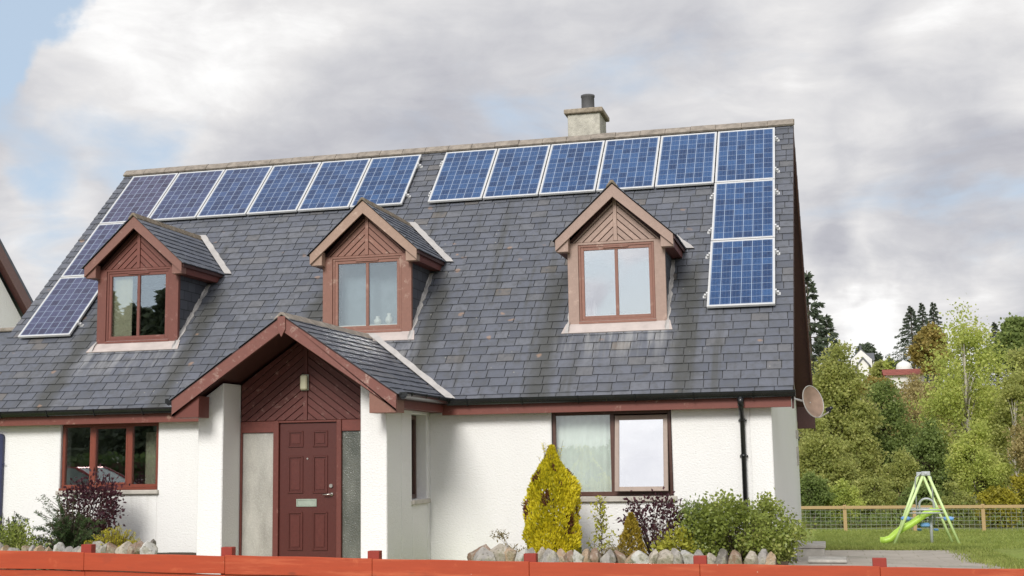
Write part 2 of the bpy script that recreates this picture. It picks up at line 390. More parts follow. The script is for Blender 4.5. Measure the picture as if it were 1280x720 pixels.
def mat_ground():
    m, g, b = newmat('lawn_and_meadow')
    o = g.obj(); y = g.sep(o)[1]
    a = g.noise(o, .5, 5); f = g.noise(o, 9, 6, .7)
    lawn = g.ramp(f, [(.25, (.17, .23, .050)), (.5, (.28, .345, .085)), (.75, (.38, .42, .13))])
    lawn = g.mix(g.math('MULTIPLY', g.sstep(a, .45, .7), .4), lawn, (.19, .19, .065))
    mead = g.ramp(g.noise(o, 1.5, 7, .7), [(.25, (.10, .12, .035)), (.5, (.24, .215, .085)), (.75, (.36, .30, .15))])
    g.set(b, 'Base Color', g.mix(g.sstep(y, 25, 30), lawn, mead)); b.inputs['Roughness'].default_value = 1; b.inputs['Specular IOR Level'].default_value = .1
    g.set(b, 'Normal', g.bump(g.noise(o, 30, 5, .7), .8, .05)); return m
sheet('ground', xs, ys, 0, mat_ground())
def mat_paving():
    m, g, b = newmat('grey_drive_paving')
    o = g.obj()
    base = g.ramp(g.noise(o, 2.2, 7, .65), [(.3, (.33, .295, .25)), (.7, (.46, .415, .36))])
    base = g.mix(g.math('MULTIPLY', g.sstep(g.noise(o, .9, 6, .7), .52, .7), .55), base, (.20, .205, .15))
    br = g.n('ShaderNodeTexBrick', {'offset': .5}, Vector=o, Scale=1.0, Mortar_Size=.012, Brick_Width=.6, Row_Height=.6, Color1=(1, 1, 1, 1), Color2=(.95, .95, .95, 1), Mortar=(.78, .78, .72, 1))
    base = g.mix(1, base, br.outputs[0], 'MULTIPLY')
    g.set(b, 'Base Color', base); b.inputs['Roughness'].default_value = .95
    g.set(b, 'Normal', g.bump(g.noise(o, 40, 5, .7), .4, .01)); return m
PAV = mat_paving()
sheet('drive', list(np.linspace(-.2, 3.3, 15)), [-3.9, -3, -2.2, -1, .5, 2, 3.5, 5, 6, 7, 8, 8.55], .006, PAV)
sheet('path', list(np.linspace(-7.9, -4.2, 8)), [-3.9, -3, -2.2, -1.9], .006, PAV)
asph = mat_plain('asphalt', (.052, .052, .054), .9, 0, .3, .2, 3, .5, 60)
sheet('road', [-200, -60, -30, -10, 0, 10, 30, 60, 200], [-16, -14, -12, -10.5, -9, -8], .006, asph)
sheet('pavement', [-200, -60, -30, -10, 0, 10, 30, 60, 200], [-7.9, -7, -6, -5.6], .10, M['concrete'])

# ------------------------------------------------------------------ the house
OFFZ = 2.495                              # main roof plane: z = y + OFFZ (45 degrees)
EY, RY = -.235, 4.83; BY = 9.90           # eave, ridge and rear eave
XL = -12.86
def XV(y): return .235 + .018*min(max(y, -1), 10)        # right verge, the gable runs slightly out of square
def XG(y): return -.085 + .013*min(max(y, 0), 10)        # right gable wall
house = empty('house', (-6.3, 0, 0), 'white rendered house with slate roof, three dormers and brown timber porch', 'house')
HP = house
def part(mb, name, mat=None, parent=None, bevel=0, smooth=False):
    o = mb.build(name, mat, None, bevel, smooth)
    p = parent or HP; o.parent = p; o.matrix_parent_inverse = Matrix.Translation(-Vector(wloc(p))); return o
def wloc(p):
    v = Vector((0, 0, 0)); 
    if p is None: return v
    return house.location if (p is house or p.parent is not None) else p.location
# (every part mesh is in world coordinates; its parent chain cancels the thing's location)
def hpart(mb, name, mat=None, parent=None, bevel=0, smooth=False):
    o = mb.build(name, mat, None, bevel, smooth); o.parent = parent or HP
    if parent is None: o.location = -house.location
    return o

# walls, with openings
w = MB(); zt = 2.16; zb = -.5
ops = [(-11.0, -9.31, 1.10, 2.125), (-7.30, -5.30, -.5, 2.12), (-3.15, -1.45, .945, 2.125)]
x = -12.60
for a, b_, z0, z1 in ops:
    w.box(x, a, 0, .3, zb, zt)
    if z0 > zb: w.box(a, b_, 0, .3, zb, z0)
    w.box(a, b_, 0, .3, z1, zt); x = b_
w.box(x, -.385, 0, .3, zb, zt)
gp = [(0, zb), (9.66, zb), (9.66, 2.15), (9.66, 2.16), (RY, RY+OFFZ-.12), (.0, 2.36)]
w.prism_x([(0, zb), (9.66, zb), (9.66, 2.36), (RY, RY+OFFZ-.14), (0, 2.34)], lambda y: XG(y)-.3, XG)
w.prism_x([(0.3, zb), (9.66, zb), (9.66, 2.36), (RY, RY+OFFZ-.14), (0.3, 2.60)], -12.6, -12.3)
w.box(-12.3, -.33, 9.36, 9.66, zb, zt)
# porch walls and piers
def pz(x): return 3.30-.675*abs(x+6.24)
w.box(-7.66, -7.36, -1.32, -.001, zb, 2.2)
w.prism_y([(-7.66, zb), (-7.29, zb), (-7.29, pz(-7.29)-.02), (-7.66, pz(-7.66)-.02)], -1.857, -1.32)
w.prism_y([(-5.316, zb), (-4.95, zb), (-4.95, pz(-4.95)-.02), (-5.316, pz(-5.316)-.02)], -1.857, -1.27)
w.box(-5.25, -4.95, -1.27, -.83, zb, 2.2); w.box(-5.25, -4.95, -.83, -.145, zb, .94); w.box(-5.25, -4.95, -.83, -.145, 2.125, 2.2); w.box(-5.25, -4.95, -.145, -.001, zb, 2.2)
wall = hpart(w, 'wall', M['wall'], None, .012)

# interior floors and partitions keep the rooms dark
it = MB(); it.box(-12.28, -.42, .32, 9.34, 2.17, 2.27); it.box(-12.28, -.42, .32, 9.34, -.45, -.05)
it.box(-12.28, -.42, 3.2, 3.3, 2.28, 5.6); it.box(-12.28, -.42, 2.9, 3.0, -.04, 2.16)
for xx in (-8.3, -4.4): it.box(xx, xx+.1, .98, 3.19, 2.28, 3.3); it.box(xx, xx+.1, .32, 2.89, -.04, 2.16)
hpart(it, 'interior_partition', M['indark'])

def slate_field(mb, origin, ex, es, en, x0, x1, length, expo=.178, wid=.265, keep=None, flip=1, x0f=None, x1f=None):
    """courses of separate lapped slates on a plane; ex across, es up the slope, en the normal"""
    O, ex, es, en = Vector(origin), Vector(ex), Vector(es), Vector(en)
    nrow = int(math.ceil(length/expo))
    for r in range(nrow):
        s0 = r*expo; s1 = min(s0+expo*1.22, length)
        if s1-s0 < .03: continue
        a0 = x0f(s0) if x0f else x0; a1 = x1f(s0) if x1f else x1
        xx = a0 - (wid*.5 if r % 2 else 0) - .02
        while xx < a1:
            wd = wid*random.uniform(.93, 1.07)
            if random.random() < .06: wd *= .75
            xa, xb = max(xx, a0), min(xx+wd, a1); xx += wd
            if xb-xa < .03: continue
            if keep and not keep((xa+xb)/2, s0+expo/2): continue
            j = random.uniform(-.006, .006) if random.random() > .03 else random.uniform(-.022, .01)
            h0 = .021+random.uniform(-.002, .004); h1 = .005+random.uniform(-.001, .002); tw = random.uniform(-.0025, .0025)
            xa += .0055; xb -= .0055
            P = lambda xq, s, h: O+ex*xq+es*s+en*h
            t = [P(xa, s0+j, h0+tw), P(xb, s0+j+random.uniform(-.004, .004), h0-tw), P(xb, s1, h1), P(xa, s1, h1)]
            bt = [P(xa, s0+j, h0-.016), P(xb, s0+j, h0-.016)]
            mb.add(t+bt, [(0, 1, 2, 3), (4, 5, 1, 0), (4, 0, 3), (1, 5, 2)] if flip > 0 else [(3, 2, 1, 0), (0, 1, 5, 4), (3, 0, 4), (2, 5, 1)])
S2 = math.sqrt(.5)
DC = (-2.31, -6.27, -10.27)
LEN = (RY-EY)/S2
def in_dormer(xq, y, m=0):
    return any(abs(xq-c) < .66-m and .99+m < y < 2.06 for c in DC)
sl = MB()
slate_field(sl, (0, EY, EY+OFFZ), (1, 0, 0), (0, S2, S2), (0, -S2, S2), XL, 0, LEN-.02,
            keep=lambda xq, s: not in_dormer(xq, EY+s*S2, .08), x1f=lambda s: XV(EY+s*S2))
roof = hpart(sl, 'roof', M['slate'])
# deck under the slates, with dormer openings, rear slope and soffits
dk = MB()
cuts = [XL+.01] + sum([[c-.62, c+.62] for c in sorted(DC)], []) + [None]
def deck(xa, xb, ya, yb, th=.10):
    fb = (lambda y: XV(y)-.012) if xb is None else xb
    pl = [(ya, ya+OFFZ-.002), (yb, yb+OFFZ-.002), (yb, yb+OFFZ-th), (ya, ya+OFFZ-th)]
    dk.prism_x(pl, xa, fb)
deck(XL+.01, None, EY+.06, 1.0); deck(XL+.01, None, 2.08, RY)
for k in range(0, 8, 2): deck(cuts[k], cuts[k+1], 1.0, 2.08)
hpart(dk, 'roof_deck', M['deck'], roof)
rr = MB()
rr.prism_x([(RY, RY+OFFZ-.002), (RY, RY+OFFZ-.1), (BY, RY+OFFZ-(BY-RY)-.1), (BY, RY+OFFZ-(BY-RY)-.002)], XL+.01, lambda y: XV(y)-.005)
hpart(rr, 'rear_roof', M['soffit'])
rs = MB(); slate_field(rs, (0, BY+.02, OFFZ+RY-(BY+.02-RY)), (1, 0, 0), (0, -S2, S2), (0, S2, S2), XL, 0, LEN, expo=.3, wid=.5, flip=-1, x1f=lambda s: XV(BY-s*S2))
hpart(rs, 'rear_slates', M['slate'], roof)
bb = MB()
for sgn in (0, 1):
    f = (lambda y: y+OFFZ) if sgn == 0 else (lambda y: 2*RY-y+OFFZ)
    ya, yb = (EY+.06, RY) if sgn == 0 else (RY, BY)
    dpt = .13 if sgn == 0 else .21
    bb.prism_x([(ya, f(ya)-.103), (yb, f(yb)-.103), (yb, f(yb)-.1-dpt), (ya, f(ya)-.1-dpt)], lambda y: XV(y)-.035, lambda y: XV(y)-.006)
bb.prism_x([(BY-.3, 2.0), (BY-.02, 2.0), (BY-.02, 2.2), (BY-.3, 2.45)], lambda y: XG(y)+.005, lambda y: XV(y)-.007)
hpart(bb, 'gable_bargeboard', M['soffit'], None)
# ridge tiles
rg = MB(); xx = XL-.01; k = 0
while xx < XV(RY)-.02:
    xb = min(xx+.455, XV(RY)+.012); dz = .004*(k % 2)+random.uniform(-.004, .004); zc = RY+OFFZ+.055+dz
    arc = [(-.165, -.125), (-.10, -.052), (-.035, -.004), (0, .003), (.035, -.004), (.10, -.052), (.165, -.125)]
    outer = [(RY+a, zc+b_) for a, b_ in arc]; inner = [(RY+a*.86, zc+b_-.028) for a, b_ in reversed(arc)]
    rg.prism_x(outer+inner, xx+.004, xb-.004)
    xx = xb; k += 1
rg.use(M['ridge']); rg.use(M['mortar']); rj = rg; xx = XL-.01
while xx < XV(RY)-.4:
    xx += .455
    if random.random() < .8: rj.prism_x([(RY-.166, RY+OFFZ-.072), (RY, RY+OFFZ+.054+.002), (RY, RY+OFFZ+.03), (RY-.15, RY+OFFZ-.09)], xx-.012, xx+.012)
hpart(rg, 'ridge_tiles', None, roof)

# gutters, fascia, downpipe
for a, b_ in ((XL+.02, -7.72), (-4.70, .19)):
    fs = MB(); fs.box(a, b_, -.205, -.180, 2.112, 2.262)
    fs.box(a, min(b_, XG(0)-.0), -.180, .0, 2.150, 2.165)
    hpart(fs, 'fascia', M['fascia'], None, .003)
def gutter(mb, a, b_, r=.058):
    a, b_ = Vector(a), Vector(b_); d = (b_-a).normalized(); sd = d.cross(Vector((0, 0, 1)))
    prof = [(r*math.cos(t), 1.6*r*math.sin(t)) for t in np.linspace(0, -PI, 11)]
    pin = [(x_*.88, z_*.88) for x_, z_ in reversed(prof)]
    pl = prof+pin; n = len(pl); vs = [p+sd*x_+Vector((0, 0, z_)) for p in (a, b_) for x_, z_ in pl]
    mb.add(vs, [tuple(range(n)), tuple(range(2*n-1, n-1, -1))]+[((i+1) % n, i, n+i, n+(i+1) % n) for i in range(n)])
for a, b_, br in ((XL-.02, -7.86, np.arange(-12.7, -7.9, .82)), (-4.60, .25, np.arange(-4.3, .2, .80))):
    gt = MB(); gutter(gt, (a, -.268, 2.335), (b_, -.268, 2.335))
    for xa in br: gt.tube([(xa, -.268+.065*math.cos(t), 2.338+.102*math.sin(t)) for t in np.linspace(0, -PI, 11)], .011, 6)
    if b_ > 0: gt.obox((b_, -.268, 2.292), (.004, 0, 0), (0, .054, 0), (0, 0, .043))
    hpart(gt, 'gutter', M['black'], None)
dp = MB()
dp.tube([(-.475, -.268, 2.27), (-.475, -.268, 2.13), (-.475, -.24, 2.09), (-.475, -.10, 2.0), (-.475, -.07, 1.94), (-.475, -.07, -.1)], .034, 12)
dp.tube([(-.475, -.268, 2.26), (-.475, -.268, 2.14)], .044, 12)
for z_ in (1.93, 1.45, .75): dp.tube([(-.475, -.07, z_), (-.475, -.07, z_+.045)], .042, 12); dp.box(-.53, -.42, -.03, -.001, z_+.005, z_+.03)
hpart(dp, 'downpipe', M['black'], None, 0, True)

# chimney
ch = MB(); ch.box(-3.79, -3.18, 4.96, 5.66, 6.4, 7.835)
chim = hpart(ch, 'chimney', M['chimney'], None, .012)
cc = MB(); cc.box(-3.85, -3.12, 4.90, 5.72, 7.837, 7.925)
hpart(cc, 'chimney_cap', M['cap'], chim, .012)
pt = MB(); pt.lathe((-3.46, 5.31, 7.926), [(.135, 0), (.132, .03), (.124, .05), (.122, .30), (.132, .31), (.132, .345), (.105, .345), (.10, .10)], 24)
hpart(pt, 'chimney_pot', M['pot'], chim, 0, True)

# ------------------------------------------------------------------ windows
def ring(mb, x0, x1, z0, z1, y0, y1, t, tb=None):
    tb = tb or t
    mb.box(x0, x0+t, y0, y1, z0, z1); mb.box(x1-t, x1, y0, y1, z0, z1)
    mb.box(x0+t, x1-t, y0, y1, z1-t, z1); mb.box(x0+t, x1-t, y0, y1, z0, z0+tb)
def pane(x0, x1, z0, z1, y, parent, mat='glass'):
    p = MB(); p.box(x0, x1, y, y+.006, z0, z1); return hpart(p, 'window_pane', M[mat], parent)
def folds(x0, x1, z0, z1, y, mat, parent, n=14, amp=.022):
    p = MB(); N = n*6
    vs = []; 
    for i in range(N+1):
        t = i/N; xx = x0+(x1-x0)*t; yy = y+amp*math.sin(t*n*2*PI)+amp*.6*math.sin(t*n*.37*2*PI+1)
        vs += [(xx, yy, z0), (xx, yy, z1)]
    p.add(vs, [(2*i, 2*i+2, 2*i+3, 2*i+1) for i in range(N)])
    return hpart(p, 'curtain', M[mat], parent, 0, True)
# right-hand window: fixed light with a curtain, and a tilted open sash
f = MB(); ring(f, -3.14, -1.46, .955, 2.12, .035, .10, .045, .05)
f.box(-2.315, -2.255, .037, .098, 1.0, 2.075)
rw = hpart(f, 'window', M['frame_dark'], None, .004); rw['label'] = 'wide brown window with curtain and open right sash'
pane(-3.09, -2.32, 1.01, 2.07, .065, rw, 'glass_lo')
folds(-3.12, -2.28, .97, 2.11, .15, 'curtain', rw, 9, .007)
sash = MB()
zs0, zs1 = .995, 2.055; H = zs1-zs0
ring(sash, -2.245, -1.505, -H, 0, -.022, .022, .062)
so = sash.build('open_sash', M['frame_sunlit'], None, .004); so.parent = rw; so.location = (0, .055, zs1); so.rotation_euler = (R(-9.5), 0, 0)
sp = MB(); sp.box(-2.185, -1.565, -.003, .003, -H+.06, -.06); spo = sp.build('window_pane', M['glass_sash'], None); spo.parent = rw; spo.location = so.location; spo.rotation_euler = so.rotation_euler
s_ = MB(); s_.box(-3.20, -1.40, -.055, .03, .868, .943); hpart(s_, 'window_sill', M['sill'], rw, .008)
s_ = MB(); s_.box(-3.15, -1.45, -.012, .035, .945, .972); hpart(s_, 'sill_board', M['frame_dark'], rw, .004)
# left-hand window: three lights
f = MB(); ring(f, -10.99, -9.32, 1.135, 2.12, .045, .11, .048, .05)
for a in (-10.51, -9.86): f.box(a, a+.085, .043, .112, 1.185, 2.072)
ring(f, -10.435, -9.855, 1.185, 2.072, .038, .10, .03)
lw = hpart(f, 'window', M['frame_red'], None, .004); lw['label'] = 'three-light red-brown window reflecting a parked car'
pane(-10.945, -10.51, 1.185, 2.07, .075, lw, 'glass'); pane(-10.405, -9.885, 1.215, 2.04, .075, lw, 'glass'); pane(-9.775, -9.368, 1.185, 2.07, .075, lw, 'glass')
folds(-9.72, -9.52, 1.1, 1.98, .34, 'cream', lw, 2, .02)
s_ = MB(); s_.box(-11.03, -9.28, -.055, .04, 1.035, 1.098); hpart(s_, 'window_sill', M['sill'], lw, .008)
s_ = MB(); s_.box(-11.0, -9.31, -.02, .045, 1.10, 1.135); hpart(s_, 'sill_board', M['frame_red'], lw, .004)
# slit window in the porch side
f = MB(); f.box(-5.17, -5.11, -.83, -.77, .945, 2.12); f.box(-5.17, -5.11, -.205, -.145, .945, 2.12); f.box(-5.17, -5.11, -.77, -.205, .945, 1.0); f.box(-5.17, -5.11, -.77, -.205, 2.06, 2.12)
pw = hpart(f, 'window', M['frame_dark'], None, .004); pw['label'] = 'narrow dark window in the side of the porch'
p = MB(); p.box(-5.145, -5.139, -.77, -.205, 1.0, 2.06); hpart(p, 'window_pane', M['glass'], pw)
s_ = MB(); s_.box(-5.11, -4.905, -.86, -.115, .875, .938); hpart(s_, 'window_sill', M['sill'], pw, .008)

# ------------------------------------------------------------------ porch
YD = -1.32; PX, PZ, PW = -6.24, 3.40, 1.575; PS = .675; PA = math.atan(PS); YF = -2.30
def yint(z): return z-OFFZ
pr = MB()
cA, sA = math.cos(PA), math.sin(PA); PL = (PW+.03)/cA
for sg in (-1, 1):
    O = Vector((PX+sg*(PW+.03), 0, PZ-PS*(PW+.03)))
    es = Vector((-sg*cA, 0, sA)); en = Vector((sg*sA, 0, cA))
    slate_field(pr, O, (0, 1, 0), es, en, YF-.03, 0, PL-.01, expo=.150, wid=.25, flip=sg,
                x1f=lambda s, O=O: yint(O.z+s*sA)+.06)
proof = hpart(pr, 'porch_roof', M['slate_small'])
pk = MB()
for sg in (-1, 1):
    e0 = (PX+sg*(PW+.01), PZ-PS*(PW+.01)); 
    A = Vector((PX, 0, PZ-.004)); B = Vector((e0[0], 0, e0[1]-.004))
    th = .075
    vs = [Vector((A.x, YF, A.z)), Vector((B.x, YF, B.z)), Vector((B.x, yint(B.z)+.15, B.z)), Vector((A.x, yint(A.z)+.15, A.z))]
    vs += [v-Vector((0, 0, th)) for v in vs]
    fsx = [(0,1,2,3),(7,6,5,4),(0,4,5,1),(1,5,6,2),(2,6,7,3),(3,7,4,0)]
    pk.add(vs, fsx if sg < 0 else [tuple(reversed(q_)) for q_ in fsx])
hpart(pk, 'porch_ceiling', M['soffit'], proof)
def rake(mb, cx, zap, hw, slope, dv, y0, y1, sg, plumb):
    """one bargeboard: top edge from the apex down to the eave end"""
    ze = zap-slope*hw
    mb.prism_y([(cx, zap), (cx+sg*hw, ze), (cx+sg*hw, ze-plumb), (cx+sg*(hw-.001)-sg*max(0, (dv-plumb)/-slope), ze-plumb) if plumb < dv else (cx+sg*hw, ze-dv), (cx, zap-dv)], y0, y1)
for sg in (-1, 1):
    b_ = MB(); rake(b_, PX, PZ-.02, PW, PS, .188, YF-.005, YF+.03, sg, .21)
    hpart(b_, 'bargeboard', M['barge_porch'], proof, .004)
    ex = MB(); z0 = PZ-.02-PS*PW
    ex.prism_y([(PX+sg*(PW-.004), z0-.02), (PX+sg*(PW-.004), z0-.225), (PX+sg*(PW-.375), z0-.225), (PX+sg*(PW-.375), z0+.06)], YF+.033, YF+.33)
    hpart(ex, 'eaves_box', M['stain_mid'] if sg > 0 else M['stain'], proof, .004)
    fx = MB(); fx.box(*sorted((PX+sg*(PW-.03), PX+sg*(PW-.006))), YF+.332, -.24, z0-.165, z0-.03); 
    fx.box(*sorted((PX+sg*(PW-.03), PX+sg*(PW-.24))), YF+.332, -.02, z0-.160, z0-.145)
    hpart(fx, 'porch_fascia', M['fascia'] if sg < 0 else M['stain'], proof, .003)
    gg = MB(); xg_ = PX+sg*(PW+.075); zg = z0+.035
    gutter(gg, (xg_, YF+.06, zg), (xg_, -.20, zg)); gg.obox((xg_, YF+.055, zg-.03), (.056, 0, 0), (0, .004, 0), (0, 0, .03))
    for yy in np.arange(YF+.25, -.2, .6): gg.tube([(xg_+.066*math.cos(t), yy, zg+.003+.066*math.sin(t)) for t in np.linspace(0, -PI, 9)], .011, 6)
    hpart(gg, 'porch_gutter', M['black'], proof)
kb = MB(); kb.prism_y([(PX-.055, PZ-.015), (PX+.055, PZ-.015), (PX+.055, PZ-.19), (PX, PZ-.29), (PX-.055, PZ-.19)], YF-.028, YF-.006)
hpart(kb, 'apex_block', M['barge_porch'], proof, .003)
def ridgecap(mb, cx, z, y0, y1, slope, wd=.13, seg=.42):
    y = y0
    while y < y1-.02:
        yb = min(y+seg, y1); dz = random.uniform(-.004, .004)
        p_ = [(cx-wd, z-wd*slope+.02+dz), (cx-.02, z+.032+dz), (cx+.02, z+.032+dz), (cx+wd, z-wd*slope+.02+dz), (cx+wd, z-wd*slope-.004), (cx, z-.006), (cx-wd, z-wd*slope-.004)]
        mb.prism_y(p_, y+.003, yb-.003); y = yb
rc = MB(); ridgecap(rc, PX, PZ+.012, YF-.03, yint(PZ)+.08, PS, .11); hpart(rc, 'porch_ridge', M['ridge'], proof, .006)
def valley(mb, cx, zr, hw, slope, sg, wd=.13):
    """lead strip on the main roof along the line where a small roof meets it"""
    n = 14; E = Vector((0, -S2, S2)); prev = None; vs = []
    for i in range(n+1):
        d = hw*(i/n); z = zr-slope*d; y = yint(z)
        c = Vector((cx+sg*d, y, z)); wv = wd*(1+.08*math.sin(i*2.1))
        out = Vector((sg*wv, 0, 0))
        j = random.uniform(-.004, .004)
        vs += [c-out*.15+E*.055, c+out*.9+E*(.046+j), c+out+E*.020]
    vs = [v if True else v for v in vs]
    fs_ = []
    for i in range(n):
        a = i*3
        for k_ in (0, 1): fs_.append((a+k_, a+k_+1, a+k_+4, a+k_+3))
    if sg > 0: fs_ = [tuple(reversed(q_)) for q_ in fs_]
    mb.add(vs, fs_)
for sg in (-1, 1):
    v_ = MB(); valley(v_, PX, PZ+.02, PW+.06, PS, sg, .13); hpart(v_, 'valley_flashing', M['lead'], proof)
# gable cladding, door set
cl = MB(); zc0 = 2.055
half = [(-7.28, zc0), (-6.345, zc0), (-6.345, pz(-6.345)-.03), (-7.28, pz(-7.28)-.03)]
boards(cl, half, PA+R(3), .088, YD-.012, YD+.012, .010)
half = [(-6.285, zc0), (-5.33, zc0), (-5.33, pz(-5.33)-.03), (-6.285, pz(-6.285)-.03)]
boards(cl, half, -PA-R(3), .088, YD-.012, YD+.012, .010)
cl.box(-6.343, -6.287, YD-.030, YD+.01, zc0, pz(-6.24)-.06)
cladding = hpart(cl, 'gable_cladding', M['clad'], None, .003)
bk = MB(); bk.prism_y([(-7.285, zc0+.002), (-5.32, zc0+.002), (-5.32, pz(-5.32)-.02), (-6.24, pz(-6.24)-.02), (-7.285, pz(-7.285)-.02)], YD+.014, YD+.03); hpart(bk, 'cladding_backing', M['soffit'], cladding)
df = MB()
df.box(-6.785, -6.705, YD-.035, YD+.06, -.05, 2.052); df.box(-5.855, -5.785, YD-.035, YD+.06, -.05, 2.052)
df.box(-6.705, -5.855, YD-.030, YD+.06, 2.022, 2.050)
df.box(-7.285, -6.787, YD-.018, YD+.05, 1.895, 2.049); df.box(-5.783, -5.32, YD-.018, YD+.05, 1.895, 2.049)
df.box(-7.285, -7.258, YD-.02, YD+.05, -.05, 1.893); df.box(-5.345, -5.32, YD-.02, YD+.05, -.05, 1.893)
dframe = hpart(df, 'door_frame', M['stain'], None, .004)
dr = MB(); dr.box(-6.70, -5.86, YD+.002, YD+.045, -.02, 2.018)
door = hpart(dr, 'door', M['door'], None, .004)
DX = lambda px: -6.700+(px-350.3)*.84/70.9
DZ = lambda py: 2.01-(py-529)/92.6
for xa, xb in ((361, 379.6), (391.7, 410)):
    for ya, yb in ((538.5, 559), (570, 617), (640, 688)):
        m_ = MB(); a, b_, z0, z1 = DX(xa), DX(xb), DZ(yb), DZ(ya)
        t = .024
        for q_ in ([(a, z0), (b_, z0), (b_-t, z0+t), (a+t, z0+t)], [(a, z1), (a+t, z1-t), (b_-t, z1-t), (b_, z1)], [(a, z0), (a+t, z0+t), (a+t, z1-t), (a, z1)], [(b_, z0), (b_, z1), (b_-t, z1-t), (b_-t, z0+t)]):
            m_.prism_y(q_, YD-.012, YD+.001)
        m_.box(a+t+.022, b_-t-.022, YD-.006, YD+.001, z0+t+.022, z1-t-.022)
        hpart(m_, 'door_panel', M['door'], door, .003)
m_ = MB(); ring(m_, DX(371.7), DX(396.7), DZ(633.7), DZ(624), YD-.012, YD+.001, .018); m_.box(DX(371.7)+.018, DX(396.7)-.018, YD-.007, YD+.001, DZ(633.7)+.018, DZ(624)-.018)
hpart(m_, 'letterbox', M['brass'], door, .003)
m_ = MB(); m_.tube([(DX(414.4), YD-.022, DZ(608)), (DX(414.4), YD+.001, DZ(608))], .026, 16); hpart(m_, 'lock', M['steel'], door, .002)
m_ = MB(); m_.tube([(DX(415), YD-.012, DZ(618.4)), (DX(415), YD+.001, DZ(618.4))], .024, 16); m_.tube([(DX(415), YD-.045, DZ(618.4)), (DX(415), YD-.012, DZ(618.4))], .010, 10); m_.tube([(DX(416), YD-.045, DZ(618.4)), (DX(411), YD-.048, DZ(618.6)), (DX(405.5), YD-.045, DZ(619))], .009, 10)
hpart(m_, 'door_handle', M['steel'], door, 0, True)
m_ = MB(); m_.tube([(DX(385), YD-.006, DZ(573.6)), (DX(385), YD+.001, DZ(573.6))], .012, 12); hpart(m_, 'peephole', M['steel'], door)
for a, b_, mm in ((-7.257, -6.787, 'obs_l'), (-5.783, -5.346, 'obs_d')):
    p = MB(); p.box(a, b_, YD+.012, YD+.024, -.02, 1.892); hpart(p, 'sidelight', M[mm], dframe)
ls = MB(); ls.box(-7.0, -6.8, -1.12, -1.02, .78, .86); ls.box(-7.35, -5.33, -.6, -.58, -.05, 2.1); hpart(ls, 'hall_screen', M['inwall'], dframe)
st = MB(); st.box(-7.28, -5.33, YD-.06, YD+.10, -.12, -.052); hpart(st, 'door_step', M['concrete'], dframe, .01)
lm = MB(); lm.box(-6.375, -6.26, YD-.052, YD-.031, 2.46, 2.68)
lamp = hpart(lm, 'wall_lamp', M['brass'], None, .006); lamp['label'] = 'cream square lamp on the porch cladding'
lm = MB(); lm.box(-6.368, -6.267, YD-.105, YD-.053, 2.467, 2.673); hpart(lm, 'lamp_glass', M['lamp'], lamp, .016)

